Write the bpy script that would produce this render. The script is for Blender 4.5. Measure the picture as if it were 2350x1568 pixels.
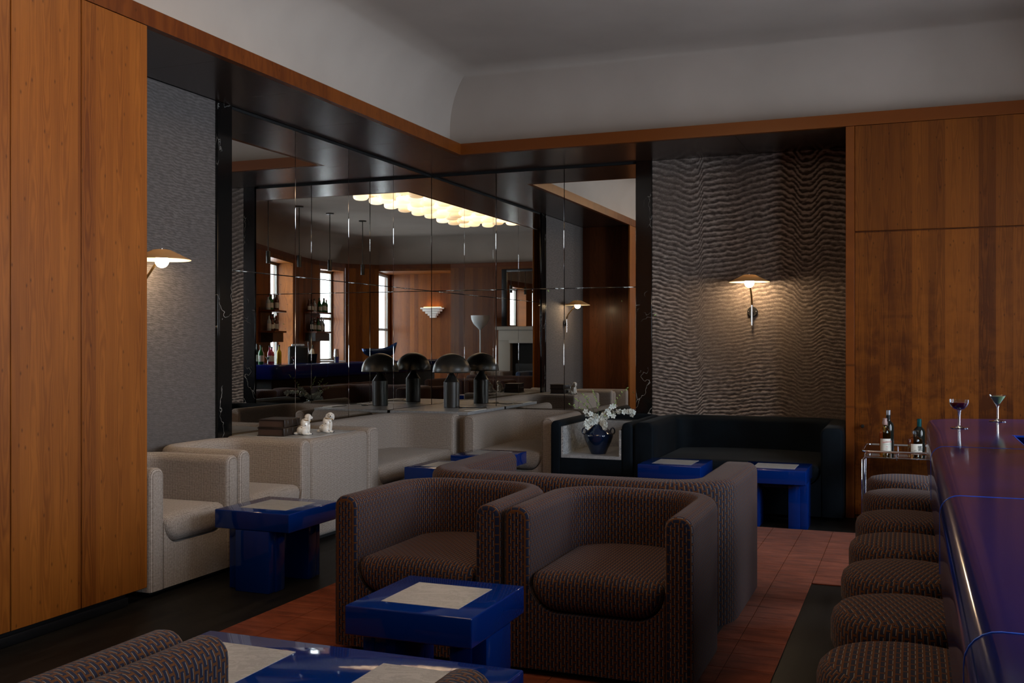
import bpy, bmesh, math, random
from mathutils import Vector, Matrix, noise
PI = math.pi
random.seed(7)
S = bpy.context.scene
C = S.collection
for o in list(bpy.data.objects):
    bpy.data.objects.remove(o, do_unlink=True)

# ------------------------------------------------------------------ camera, sky, exposure
TH = math.atan(918 / 2331.0)
cam_d = bpy.data.cameras.new('camera'); cam = bpy.data.objects.new('camera', cam_d); C.objects.link(cam)
cam.location = (0, 0, 1.4); cam.rotation_euler = (PI / 2, 0, TH)
cam_d.sensor_width = 36.0; cam_d.lens = 36.0 * 2331 / 2350; cam_d.clip_start = 0.02; cam_d.clip_end = 200
S.camera = cam
W = bpy.data.worlds.new('sky'); S.world = W; W.use_nodes = True
bg = W.node_tree.nodes['Background']; bg.inputs[0].default_value = (0.80, 0.88, 1.0, 1); bg.inputs[1].default_value = 9.5
S.view_settings.view_transform = 'Standard'; S.view_settings.look = 'None'
S.view_settings.gamma = 1.0; S.view_settings.use_curve_mapping = False
S.view_settings.exposure = 0.82
cy = S.cycles
cy.use_denoising = True; cy.max_bounces = 12; cy.diffuse_bounces = 4; cy.glossy_bounces = 8
cy.transmission_bounces = 8; cy.transparent_max_bounces = 16; cy.caustics_reflective = False; cy.caustics_refractive = False
cy.sample_clamp_indirect = 6.0; cy.blur_glossy = 0.5
LAMP_WARM = (1.0, 0.66, 0.34)

# ------------------------------------------------------------------ node helpers
class NT:
    def __init__(s, name):
        s.m = bpy.data.materials.new(name); s.m.use_nodes = True
        s.t = s.m.node_tree; s.n = s.t.nodes; s.p = s.n['Principled BSDF']; s.out = s.n['Material Output']
    def link(s, a, b): s.t.links.new(a, b)
    def new(s, k, **kw):
        n = s.n.new(k)
        for a, v in kw.items(): setattr(n, a, v)
        return n
    def put(s, sock, v):
        if isinstance(v, (int, float)): sock.default_value = v
        elif isinstance(v, (tuple, list)):
            sock.default_value = tuple(v) + ((1,) if len(sock.default_value) == 4 and len(v) == 3 else ())
        else: s.link(v, sock)
    def math(s, op, a, b=0.0, c=0.0):
        n = s.new('ShaderNodeMath', operation=op)
        s.put(n.inputs[0], a); s.put(n.inputs[1], b); s.put(n.inputs[2], c); return n.outputs[0]
    def comb(s, x, y, z):
        n = s.new('ShaderNodeCombineXYZ'); s.put(n.inputs[0], x); s.put(n.inputs[1], y); s.put(n.inputs[2], z); return n.outputs[0]
    def pos(s):
        n = s.new('ShaderNodeNewGeometry'); q = s.new('ShaderNodeSeparateXYZ'); s.link(n.outputs['Position'], q.inputs[0]); return q.outputs
    def uv(s):
        n = s.new('ShaderNodeUVMap'); q = s.new('ShaderNodeSeparateXYZ'); s.link(n.outputs[0], q.inputs[0]); return q.outputs
    def noise(s, vec, scale=1.0, detail=3.0, rough=0.5, dist=0.0):
        n = s.new('ShaderNodeTexNoise'); s.put(n.inputs['Vector'], vec); s.put(n.inputs['Scale'], scale)
        s.put(n.inputs['Detail'], detail); s.put(n.inputs['Roughness'], rough); s.put(n.inputs['Distortion'], dist); return n.outputs['Fac']
    def white(s, v):
        n = s.new('ShaderNodeTexWhiteNoise', noise_dimensions='1D'); s.put(n.inputs['W'], v); return n.outputs['Value']
    def mix(s, f, a, b, op='MIX'):
        n = s.new('ShaderNodeMix', data_type='RGBA', blend_type=op)
        s.put(n.inputs[0], f); s.put(n.inputs[6], a); s.put(n.inputs[7], b); return n.outputs[2]
    def ramp(s, f, pts):
        n = s.new('ShaderNodeValToRGB'); e = n.color_ramp.elements
        while len(e) < len(pts): e.new(0.5)
        for i, (p, c) in enumerate(pts):
            e[i].position = p; e[i].color = tuple(c) + (1,) if not isinstance(c, (int, float)) else (c, c, c, 1)
        s.link(f, n.inputs[0]); return n.outputs[0]
    def bump(s, h, strength=0.3, dist=0.01):
        n = s.new('ShaderNodeBump'); n.inputs['Strength'].default_value = strength; n.inputs['Distance'].default_value = dist
        s.link(h, n.inputs['Height']); s.link(n.outputs[0], s.p.inputs['Normal'])
    def set(s, **kw):
        al = dict(color='Base Color', rough='Roughness', metal='Metallic', spec='Specular IOR Level', coat='Coat Weight', coatr='Coat Roughness',
                  sheen='Sheen Weight', sheenr='Sheen Roughness', trans='Transmission Weight', ior='IOR', emit='Emission Color', es='Emission Strength')
        for k, v in kw.items(): s.put(s.p.inputs[al[k]], v)
        return s.m
M = {}
def plain(name, col, rough=0.5, **kw):
    t = NT(name); M[name] = t.set(color=col, rough=rough, **kw); return M[name]

def wood(name, axis, light, dark, strip=0.11, figure=0.0, rough=0.42, coat=0.06):
    t = NT(name); x, y, z = t.pos(); a = {'X': x, 'Y': y}[axis]
    q = t.math('DIVIDE', a, strip); si = t.math('FLOOR', q); r = t.white(si); r2 = t.white(t.math('ADD', si, 57.3))
    loc = t.math('ABSOLUTE', t.math('SUBTRACT', t.math('FRACT', q), t.math('ADD', 0.3, t.math('MULTIPLY', r2, 0.4))))
    warp = t.noise(t.comb(t.math('MULTIPLY', a, 6.0), t.math('MULTIPLY', z, 1.3), t.math('MULTIPLY', r, 40)), 1.0, 3, 0.55)
    ph = t.math('ADD', t.math('MULTIPLY', t.math('MULTIPLY', loc, loc), 26.0), t.math('ADD', t.math('MULTIPLY', z, t.math('MULTIPLY_ADD', r2, 5.0, -2.5)), t.math('MULTIPLY', warp, 9.0)))
    ring = t.math('MULTIPLY_ADD', t.math('SINE', t.math('MULTIPLY', ph, 5.0)), 0.5, 0.5)
    fine = t.noise(t.comb(t.math('MULTIPLY', a, 170.0), t.math('MULTIPLY', z, 5.0), r), 1.0, 3, 0.6)
    broad = t.noise(t.comb(t.math('MULTIPLY', a, 9.0), t.math('MULTIPLY', z, 0.9), t.math('MULTIPLY', r, 90)), 1.0, 4, 0.6)
    f = t.math('ADD', t.math('MULTIPLY', ring, 0.20), t.math('ADD', t.math('MULTIPLY', fine, 0.25), t.math('MULTIPLY', broad, 0.75)))
    f = t.math('ADD', f, t.math('MULTIPLY_ADD', r, 0.42, -0.24))
    if figure:
        fg = t.noise(t.comb(t.math('MULTIPLY', t.math('ABSOLUTE', t.math('SUBTRACT', t.math('FRACT', t.math('DIVIDE', a, strip * 2)), 0.5)), 1.6), t.math('MULTIPLY', z, 9.0), t.math('FLOOR', t.math('DIVIDE', a, strip * 2))), 1.0, 4, 0.6, 0.6)
        low = t.math('SUBTRACT', 1.0, t.math('MULTIPLY', t.math('SUBTRACT', z, 0.4), 0.55))
        f = t.math('ADD', f, t.math('MULTIPLY', t.math('SUBTRACT', fg, 0.5), t.math('MULTIPLY', figure, t.math('MAXIMUM', low, 0.15))))
    col = t.ramp(f, [(0.22, dark), (0.5, [(d + l) / 2 for d, l in zip(dark, light)]), (0.8, light)])
    v = t.new('ShaderNodeTexVoronoi', voronoi_dimensions='2D'); t.link(t.comb(t.math('MULTIPLY', a, 9.0), t.math('MULTIPLY', z, 4.2), 3.0), v.inputs['Vector']); v.inputs['Scale'].default_value = 1.0
    kn = t.ramp(v.outputs['Distance'], [(0.0, 1.0), (0.06, 0.0)])
    col = t.mix(t.math('MULTIPLY', kn, 0.7), col, [c * 0.22 for c in dark])
    edge = t.ramp(t.math('ABSOLUTE', t.math('SUBTRACT', t.math('FRACT', q), 0.5)), [(0.485, 0.0), (0.5, 0.35)])
    col = t.mix(edge, col, dark)
    t.bump(fine, 0.06, 0.002)
    M[name] = t.set(color=col, rough=rough, coat=coat, coatr=0.18, spec=0.22); return M[name]

LIGHT_CHERRY, DARK_CHERRY = (0.265, 0.083, 0.0105), (0.105, 0.025, 0.0022)
wood('cherry_left', 'Y', LIGHT_CHERRY, DARK_CHERRY, 0.118)
wood('cherry_right', 'X', (0.185, 0.052, 0.0045), (0.085, 0.020, 0.0014), 0.118)
wood('cherry_figured', 'X', (0.205, 0.058, 0.005), (0.068, 0.0155, 0.0012), 0.118, 1.7)
wood('cherry_cornice', 'Y', (0.165, 0.042, 0.005), (0.085, 0.018, 0.002), 3.1, rough=0.4, coat=0.1)
wood('cherry_dark', 'X', (0.15, 0.044, 0.012), (0.07, 0.018, 0.005), 0.25)  # darker cherry in wider strips for the recess ends and shelves

def soffit_mat():
    t = NT('dark_soffit'); x, y, z = t.pos()
    n = t.noise(t.comb(t.math('MULTIPLY', x, 30), t.math('MULTIPLY', y, 4), 0.0), 1, 4, 0.6)
    M['soffit'] = t.set(color=t.ramp(n, [(0.3, (0.020, 0.010, 0.007)), (0.75, (0.050, 0.026, 0.018))]), rough=0.26, coat=0.2, coatr=0.15)
soffit_mat()

def plaster_mat():
    t = NT('ceiling_plaster'); x, y, z = t.pos()
    n = t.noise(t.comb(x, y, z), 1.5, 4, 0.5)
    M['plaster'] = t.set(color=t.ramp(n, [(0.3, (0.375, 0.32, 0.28)), (0.7, (0.425, 0.365, 0.32))]), rough=0.9)
plaster_mat()

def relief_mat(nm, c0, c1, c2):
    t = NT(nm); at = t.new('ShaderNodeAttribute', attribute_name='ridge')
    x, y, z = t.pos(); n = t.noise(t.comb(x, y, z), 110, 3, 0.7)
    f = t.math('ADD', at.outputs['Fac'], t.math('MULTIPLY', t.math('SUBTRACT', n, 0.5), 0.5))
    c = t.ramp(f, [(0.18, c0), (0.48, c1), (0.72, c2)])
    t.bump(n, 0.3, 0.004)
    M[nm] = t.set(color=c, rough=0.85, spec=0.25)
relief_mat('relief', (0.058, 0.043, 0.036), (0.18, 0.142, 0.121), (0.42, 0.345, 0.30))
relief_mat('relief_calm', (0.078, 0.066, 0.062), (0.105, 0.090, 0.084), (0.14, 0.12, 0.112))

def black_marble():
    t = NT('black_marble'); x, y, z = t.pos()
    w = t.noise(t.comb(x, y, z), 2.2, 4, 0.6)
    v = t.new('ShaderNodeTexVoronoi', feature='DISTANCE_TO_EDGE'); v.inputs['Scale'].default_value = 1.0
    t.link(t.comb(t.math('ADD', t.math('MULTIPLY', x, 5.0), t.math('MULTIPLY', w, 2.4)), t.math('ADD', t.math('MULTIPLY', y, 5.0), t.math('MULTIPLY', w, 2.0)), t.math('MULTIPLY', z, 1.4)), v.inputs['Vector'])
    vein = t.ramp(v.outputs['Distance'], [(0.0, 1.0), (0.012, 0.0)])
    br = t.ramp(t.noise(t.comb(x, y, z), 2.6, 2, 0.5), [(0.5, 0.0), (0.62, 1.0)])
    M['black_marble'] = t.set(color=t.mix(t.math('MULTIPLY', vein, br), (0.004, 0.004, 0.004), (0.45, 0.42, 0.38)), rough=0.12, spec=0.5)
black_marble()

def white_marble(name, base, vein, rough):
    t = NT(name); x, y, z = t.pos()
    w = t.noise(t.comb(x, y, z), 9, 5, 0.65)
    f = t.noise(t.comb(t.math('ADD', t.math('MULTIPLY', x, 7.0), t.math('MULTIPLY', w, 2.2)), t.math('ADD', t.math('MULTIPLY', y, 9.0), t.math('MULTIPLY', w, 1.2)), t.math('MULTIPLY', z, 9.0)), 1.6, 5, 0.7, 1.2)
    vv = t.ramp(f, [(0.42, 0.0), (0.5, 0.85), (0.56, 0.1), (0.7, 0.45)])
    fn = t.noise(t.comb(x, y, z), 160, 2, 0.6); t.bump(fn, 0.12, 0.002)
    M[name] = t.set(color=t.mix(vv, base, vein), rough=rough)
white_marble('white_marble', (0.36, 0.365, 0.375), (0.23, 0.232, 0.24), 0.35)
white_marble('veined_marble', (0.48, 0.48, 0.48), (0.13, 0.14, 0.15), 0.25)

def cream_fabric():
    t = NT('cream_tweed'); u, v, _ = t.uv(); k = PI / 0.0068
    a = t.math('SINE', t.math('MULTIPLY', t.math('ADD', u, v), k)); b = t.math('SINE', t.math('MULTIPLY', t.math('SUBTRACT', u, v), k))
    w = t.math('MULTIPLY_ADD', t.math('MULTIPLY', a, b), 0.5, 0.5)
    n = t.noise(t.comb(u, v, 0.0), 90, 3, 0.7); n2 = t.noise(t.comb(u, v, 0.0), 420, 2, 0.6)
    f = t.math('ADD', t.math('MULTIPLY', w, 0.45), t.math('ADD', t.math('MULTIPLY', n, 0.4), t.math('MULTIPLY', n2, 0.2)))
    t.bump(f, 0.6, 0.004)
    M['cream'] = t.set(color=t.ramp(f, [(0.25, (0.060, 0.044, 0.034)), (0.45, (0.20, 0.158, 0.130)), (0.74, (0.52, 0.455, 0.405))]), rough=0.9, spec=0.2, sheen=0.1)
cream_fabric()

def dash_fabric():
    t = NT('dash_weave'); u, v, _ = t.uv()
    q = t.math('DIVIDE', u, 0.0158); col = t.math('FLOOR', q); odd = t.math('MODULO', t.math('ABSOLUTE', col), 2.0)
    fu = t.math('FRACT', q); fv = t.math('FRACT', t.math('ADD', t.math('DIVIDE', v, 0.0385), t.math('MULTIPLY', odd, 0.5)))
    du = t.math('ABSOLUTE', t.math('SUBTRACT', fu, 0.5)); dv = t.math('ABSOLUTE', t.math('SUBTRACT', fv, 0.5))
    dash = t.math('MULTIPLY', t.math('LESS_THAN', du, 0.35), t.math('LESS_THAN', dv, 0.42))
    wh = t.math('MULTIPLY', t.math('LESS_THAN', t.math('ABSOLUTE', t.math('SUBTRACT', fu, 0.76)), 0.045), t.math('LESS_THAN', dv, 0.33))
    n = t.noise(t.comb(u, v, 0.0), 500, 2, 0.6)
    brown = t.ramp(n, [(0.3, (0.045, 0.0135, 0.0021)), (0.7, (0.104, 0.033, 0.0050))])
    navy = t.ramp(n, [(0.3, (0.0025, 0.004, 0.014)), (0.7, (0.005, 0.009, 0.031))])
    c = t.mix(dash, brown, navy); c = t.mix(wh, c, (0.22, 0.185, 0.15))
    t.bump(t.math('ADD', t.math('MULTIPLY', dash, -0.5), t.math('ADD', wh, t.math('MULTIPLY', n, 0.3))), 0.35, 0.003)
    M['dash'] = t.set(color=c, rough=0.8, spec=0.2, sheen=0.05)
dash_fabric()

def rug_mat():
    t = NT('rust_rug'); x, y, z = t.pos()
    n = t.noise(t.comb(t.math('MULTIPLY', x, 3.0), t.math('MULTIPLY', y, 9.0), z), 1.6, 4, 0.6, 0.4)
    f = t.noise(t.comb(x, y, z), 260, 2, 0.7)
    c = t.ramp(t.math('ADD', t.math('MULTIPLY', n, 0.8), t.math('MULTIPLY', f, 0.2)), [(0.35, (0.10, 0.022, 0.008)), (0.55, (0.185, 0.045, 0.019)), (0.7, (0.25, 0.075, 0.038))])
    t.bump(f, 0.5, 0.004)
    M['rug'] = t.set(color=c, rough=0.9, spec=0.1, sheen=0.08, sheenr=0.4)
rug_mat()
def floor_mat():
    t = NT('black_floor'); x, y, z = t.pos(); n = t.noise(t.comb(t.math('MULTIPLY', x, 14), t.math('MULTIPLY', y, 2), z), 1, 3, 0.5)
    M['floor'] = t.set(color=t.ramp(n, [(0.3, (0.006, 0.006, 0.006)), (0.7, (0.014, 0.013, 0.012))]), rough=t.math('MULTIPLY_ADD', n, 0.15, 0.34), spec=0.05)
floor_mat()
def mirror_mat():
    t = NT('mirror'); M['mirror'] = t.set(color=(0.70, 0.69, 0.66), rough=0.0, metal=1.0)
mirror_mat()
def pane_mat(name, tint):
    t = NT(name); tr = t.new('ShaderNodeBsdfTransparent'); tr.inputs[0].default_value = tint + (1,)
    gl = t.new('ShaderNodeBsdfGlossy'); gl.inputs['Roughness'].default_value = 0.02; lw = t.new('ShaderNodeLayerWeight'); lw.inputs[0].default_value = 0.5
    fr = t.math('MULTIPLY_ADD', t.math('POWER', lw.outputs['Facing'], 4.0), 0.8, 0.045)
    mx = t.new('ShaderNodeMixShader'); t.link(fr, mx.inputs[0]); t.link(tr.outputs[0], mx.inputs[1]); t.link(gl.outputs[0], mx.inputs[2])
    t.link(mx.outputs[0], t.out.inputs[0]); M[name] = t.m
pane_mat('pane', (0.95, 0.97, 0.97)); pane_mat('bowl_glass', (0.96, 0.97, 0.98)); plain('drink_glass', (0.98, 0.99, 1.0), 0.0, trans=1.0, ior=1.45)
pane_mat('amber_glass', (0.93, 0.64, 0.20)); pane_mat('whisky_glass', (0.84, 0.60, 0.34)); pane_mat('green_glass', (0.10, 0.45, 0.12)); pane_mat('clear_glass', (0.85, 0.90, 0.92))
plain('blue_lacquer', (0.0010, 0.019, 0.145), 0.05, spec=0.35)
plain('bar_lacquer', (0.004, 0.010, 0.10), 0.10, spec=0.4)
plain('blue_seam', (0.02, 0.12, 0.75), 0.25)
def navy_fabric():
    t = NT('navy_velvet'); x, y, z = t.pos(); n = t.noise(t.comb(x, y, z), 7, 3, 0.6)
    M['navy'] = t.set(color=t.ramp(n, [(0.3, (0.0012, 0.003, 0.0055)), (0.7, (0.0025, 0.006, 0.010))]), rough=0.75, spec=0.12, sheen=0.03, sheenr=0.35)
navy_fabric()
plain('black_metal', (0.012, 0.011, 0.010), 0.38, coat=0.2)
plain('lamp_bronze', (0.028, 0.025, 0.021), 0.34, metal=0.3)
plain('chrome', (0.75, 0.76, 0.78), 0.10, metal=1.0)
plain('brass', (0.42, 0.27, 0.12), 0.3, metal=1.0)
def shade_mat(nm, c):
    t = NT(nm); t.set(color=c, rough=0.45); tl_ = t.new('ShaderNodeBsdfTranslucent'); tl_.inputs[0].default_value = (0.42, 0.33, 0.22, 1)
    mx = t.new('ShaderNodeMixShader'); mx.inputs[0].default_value = 0.22; t.link(t.p.outputs[0], mx.inputs[1]); t.link(tl_.outputs[0], mx.inputs[2]); t.link(mx.outputs[0], t.out.inputs[0]); M[nm] = t.m
shade_mat('tan_enamel', (0.46, 0.27, 0.13)); shade_mat('shade_lining', (0.80, 0.74, 0.64))
plain('white_enamel', (0.80, 0.76, 0.68), 0.4)
plain('black_paint', (0.006, 0.006, 0.007), 0.35)
plain('dark_gap', (0.002, 0.002, 0.002), 0.9)
plain('porcelain', (0.72, 0.68, 0.62), 0.12, coat=0.5)
plain('gold_paint', (0.50, 0.27, 0.06), 0.25, metal=0.8)
plain('leather', (0.017, 0.009, 0.006), 0.4)
plain('page_edge', (0.040, 0.019, 0.013), 0.7)
plain('navy_glaze', (0.004, 0.013, 0.042), 0.12, coat=0.6)
plain('stem', (0.05, 0.10, 0.03), 0.6); plain('petal', (0.66, 0.70, 0.66), 0.6, sheen=0.2); plain('bud', (0.30, 0.42, 0.13), 0.6)
plain('plaster_white', (0.72, 0.69, 0.66), 0.7); plain('limestone', (0.42, 0.39, 0.34), 0.75)
plain('window_frame', (0.30, 0.30, 0.28), 0.45)
plain('paper', (0.70, 0.66, 0.58), 0.7); plain('red_ink', (0.45, 0.02, 0.02), 0.6); plain('black_ink', (0.01, 0.01, 0.01), 0.6); plain('green_ink', (0.25, 0.42, 0.32), 0.6)
plain('teal_foil', (0.01, 0.10, 0.11), 0.25, metal=0.5); plain('grey_foil', (0.45, 0.45, 0.48), 0.25, metal=0.7); plain('rose_foil', (0.35, 0.22, 0.20), 0.35)
plain('dark_bottle', (0.010, 0.012, 0.010), 0.08); plain('amber_bottle', (0.10, 0.025, 0.006), 0.08); plain('green_bottle', (0.02, 0.13, 0.03), 0.08)
plain('yellow_liquor', (0.55, 0.42, 0.01), 0.1); plain('pink_liquor', (0.45, 0.04, 0.10), 0.1); plain('clear_bottle', (0.45, 0.52, 0.54), 0.06)
plain('red_cocktail', (0.10, 0.006, 0.012), 0.08); plain('green_cocktail', (0.28, 0.42, 0.18), 0.08)
plain('steel_blue', (0.012, 0.035, 0.11), 0.15, metal=0.5); plain('blue_velvet', (0.015, 0.05, 0.14), 0.8, sheen=0.4)
plain('plaster_lamp', (0.60, 0.63, 0.64), 0.5); plain('soot', (0.008, 0.008, 0.008), 0.9); plain('ice', (0.6, 0.65, 0.7), 0.2)
def emitter(name, col, st):
    t = NT(name); M[name] = t.set(color=(0.8, 0.75, 0.65), rough=0.4, emit=col, es=st)
emitter('bulb', (1.0, 0.74, 0.45), 85.0)
emitter('pebble_a', (1.0, 0.71, 0.44), 2.0); emitter('pebble_b', (1.0, 0.72, 0.42), 1.35); emitter('pebble_c', (1.0, 0.66, 0.36), 0.8)
emitter('sconce_glow', (1.0, 0.62, 0.20), 10.0)

# ------------------------------------------------------------------ mesh helpers
def mesh_obj(name, me, mat, parent=None, loc=(0, 0, 0), rot=(0, 0, 0), smooth=True):
    o = bpy.data.objects.new(name, me); C.objects.link(o)
    if mat is not None and not me.materials: me.materials.append(M[mat] if isinstance(mat, str) else mat)
    o.location = loc; o.rotation_euler = rot; o.parent = parent
    if smooth:
        me.polygons.foreach_set('use_smooth', [True] * len(me.polygons))
    return o
def from_bm(name, bm):
    me = bpy.data.meshes.new(name); bmesh.ops.recalc_face_normals(bm, faces=bm.faces); bm.to_mesh(me); bm.free(); return me
def from_py(name, v, f):
    me = bpy.data.meshes.new(name); me.from_pydata([tuple(p) for p in v], [], f); me.update(); return me
def sharp(me, ang=35):
    me.polygons.foreach_set('use_smooth', [True] * len(me.polygons))
    try: me.set_sharp_from_angle(angle=math.radians(ang))
    except Exception: pass
    return me
def bx(bm, x0, x1, y0, y1, z0, z1, bev=0.0, seg=2):
    r = bmesh.ops.create_cube(bm, size=1.0); vs = r['verts']
    for v in vs:
        v.co = Vector(((x0 + x1) / 2 + v.co.x * (x1 - x0), (y0 + y1) / 2 + v.co.y * (y1 - y0), (z0 + z1) / 2 + v.co.z * (z1 - z0)))
    if bev > 0:
        es = list({e for v in vs for e in v.link_edges})
        bmesh.ops.bevel(bm, geom=es, offset=bev, segments=seg, affect='EDGES', profile=0.5)
def box(name, x0, x1, y0, y1, z0, z1, mat, parent=None, bev=0.0, seg=2, loc=(0, 0, 0), rot=(0, 0, 0)):
    bm = bmesh.new(); bx(bm, x0, x1, y0, y1, z0, z1, bev, seg); me = from_bm(name, bm)
    if bev > 0: sharp(me, 40)
    return mesh_obj(name, me, mat, parent, loc, rot, smooth=False)
def lathe_me(name, prof, n=32, cap=True):
    v = []; f = []
    for r, z in prof:
        for i in range(n):
            a = 2 * PI * i / n; v.append((r * math.cos(a), r * math.sin(a), z))
    for j in range(len(prof) - 1):
        for i in range(n):
            a = j * n + i; b = j * n + (i + 1) % n; f.append((a, b, b + n, a + n))
    if cap:
        if prof[0][0] > 1e-4: f.append(tuple(reversed(range(n))))
        if prof[-1][0] > 1e-4: f.append(tuple(range((len(prof) - 1) * n, len(prof) * n)))
    me = from_py(name, v, f); bm = bmesh.new(); bm.from_mesh(me); bmesh.ops.remove_doubles(bm, verts=bm.verts, dist=1e-5)
    bmesh.ops.recalc_face_normals(bm, faces=bm.faces); bm.to_mesh(me); bm.free(); return sharp(me, 40)
def lathe(name, prof, mat, parent=None, loc=(0, 0, 0), n=32, rot=(0, 0, 0), cap=True):
    return mesh_obj(name, lathe_me(name, prof, n, cap), mat, parent, loc, rot, smooth=False)
def tube_me(name, pts, r, n=10, closed=False):
    pts = [Vector(p) for p in pts]; v = []; f = []; m = len(pts); rr = r if isinstance(r, (list, tuple)) else [r] * m
    up = Vector((0.13, 0.21, 0.97)).normalized()
    for i, p in enumerate(pts):
        a = pts[i - 1] if (i or closed) else p; b = pts[(i + 1) % m] if (i < m - 1 or closed) else p
        t = (b - a).normalized(); s = t.cross(up)
        if s.length < 1e-3: s = t.cross(Vector((1, 0, 0)))
        s.normalize(); w = s.cross(t).normalized(); up = w
        for k in range(n):
            an = 2 * PI * k / n; v.append(p + (s * math.cos(an) + w * math.sin(an)) * rr[i])
    for i in range(m if closed else m - 1):
        j = (i + 1) % m
        for k in range(n): f.append((i * n + k, i * n + (k + 1) % n, j * n + (k + 1) % n, j * n + k))
    if not closed: f += [tuple(reversed(range(n))), tuple(range((m - 1) * n, m * n))]
    me = from_py(name, v, f); bm = bmesh.new(); bm.from_mesh(me); return sharp(from_bm(name, bm), 50)
def tube(name, pts, r, mat, parent=None, n=10, closed=False, loc=(0, 0, 0)):
    return mesh_obj(name, tube_me(name, pts, r, n, closed), mat, parent, loc, smooth=False)
def prism(name, poly, z0, z1, mat, parent=None, bev=0.0):
    bm = bmesh.new(); vs = [bm.verts.new((x, y, z0)) for x, y in poly]; fc = bm.faces.new(vs)
    r = bmesh.ops.extrude_face_region(bm, geom=[fc])
    for g in r['geom']:
        if isinstance(g, bmesh.types.BMVert): g.co.z = z1
    if bev > 0: bmesh.ops.bevel(bm, geom=list(bm.edges), offset=bev, segments=1, affect='EDGES')
    return mesh_obj(name, from_bm(name, bm), mat, parent, smooth=False)
def empty(name, loc=(0, 0, 0), rz=0.0):
    o = bpy.data.objects.new(name, None); C.objects.link(o); o.location = loc; o.rotation_euler = (0, 0, rz); o.empty_display_size = 0.1; return o
def tag(o, label, cat, group=None):
    o['label'] = label; o['category'] = cat
    if group: o['group'] = group
    return o
def struct(o): o['kind'] = 'structure'; return o
def copy_tree(o, parent=None):
    c = o.copy(); C.objects.link(c); c.parent = parent
    for ch in list(o.children): copy_tree(ch, c)
    return c
def box_uv(me):
    uvl = me.uv_layers.new(name='UVMap') if not me.uv_layers else me.uv_layers[0]
    for p in me.polygons:
        n = p.normal; ax = max(range(3), key=lambda i: abs(n[i]))
        for li in p.loop_indices:
            c = me.vertices[me.loops[li].vertex_index].co
            uvl.data[li].uv = (c.y, c.z) if ax == 0 else ((c.x, c.z) if ax == 1 else (c.x, c.y))
    return me
def blob_me(name, parts, voxel=0.004, smooth=3):
    bm = bmesh.new()
    for c, r, rot in parts:
        mt = Matrix.Translation(c) @ Matrix.Rotation(rot[2], 4, 'Z') @ Matrix.Rotation(rot[1], 4, 'Y') @ Matrix.Rotation(rot[0], 4, 'X') @ Matrix.Diagonal((r[0], r[1], r[2], 1))
        bmesh.ops.create_icosphere(bm, subdivisions=3, radius=1.0, matrix=mt)
    me = bpy.data.meshes.new(name); bm.to_mesh(me); bm.free()
    o = bpy.data.objects.new('tmp', me); C.objects.link(o)
    m = o.modifiers.new('r', 'REMESH'); m.mode = 'VOXEL'; m.voxel_size = voxel
    s = o.modifiers.new('s', 'SMOOTH'); s.iterations = smooth; s.factor = 0.5
    dg = bpy.context.evaluated_depsgraph_get(); me2 = bpy.data.meshes.new_from_object(o.evaluated_get(dg)); me2.name = name
    bpy.data.objects.remove(o, do_unlink=True); bpy.data.meshes.remove(me); return me2

# ------------------------------------------------------------------ room dimensions
XL, YR = -3.844, 8.477          # cherry wall planes
XM, YM = -4.603, 9.427          # mirrored planes of the corner recess
ZS, ZC1, ZCEIL = 3.11, 3.21, 3.85
XR1 = -0.443
OUT = [(XL, YR), (XL, -2.65), (0.8, -2.65), (2.5, -2.3), (3.05, -1.7), (3.15, -0.75), (2.8, 0.8), (1.9, 3.5), (1.9, YR)]
def offset_poly(P, e):
    R = []; n = len(P)
    for i in range(n):
        a, b, c = Vector(P[i - 1]), Vector(P[i]), Vector(P[(i + 1) % n])
        d1 = (b - a).normalized(); d2 = (c - b).normalized(); n1 = Vector((-d1.y, d1.x)); n2 = Vector((-d2.y, d2.x))
        m = (n1 + n2); m = m / max(m.dot(n1), 0.2); R.append((b.x + m.x * e, b.y + m.y * e))
    return R
def ring_sweep(name, prof, mat, cap=False, closed=False, smooth=False):
    v = []; f = []; n = len(OUT)
    for e, z in prof:
        for x, y in offset_poly(OUT, e): v.append((x, y, z))
    m = len(prof)
    for j in range(m if closed else m - 1):
        k = (j + 1) % m
        for i in range(n): f.append((j * n + i, j * n + (i + 1) % n, k * n + (i + 1) % n, k * n + i))
    if cap: f.append(tuple((m - 1) * n + i for i in range(n)))
    me = from_py(name, v, f); bm = bmesh.new(); bm.from_mesh(me); bmesh.ops.recalc_face_normals(bm, faces=bm.faces); bm.to_mesh(me); bm.free()
    if smooth: sharp(me, 30)
    return mesh_obj(name, me, mat, smooth=False)
cove = [(0.0, 3.2095), (-0.2, 3.2095), (-0.2, 3.4)] + [(-0.2 + 0.45 * (1 - math.cos(a)), 3.4 + 0.45 * math.sin(a)) for a in [PI / 2 * i / 12 for i in range(1, 13)]]
ceiling = struct(ring_sweep('ceiling', cove, 'plaster', cap=True, smooth=True))
struct(ring_sweep('trim_1', [(-0.05, ZS), (0.0, ZS), (0.0, ZC1), (-0.05, ZC1)], 'cherry_cornice', closed=True))
struct(box('floor', -5.0, 4.2, -3.9, 9.8, -0.12, 0.0, 'floor'))

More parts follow.
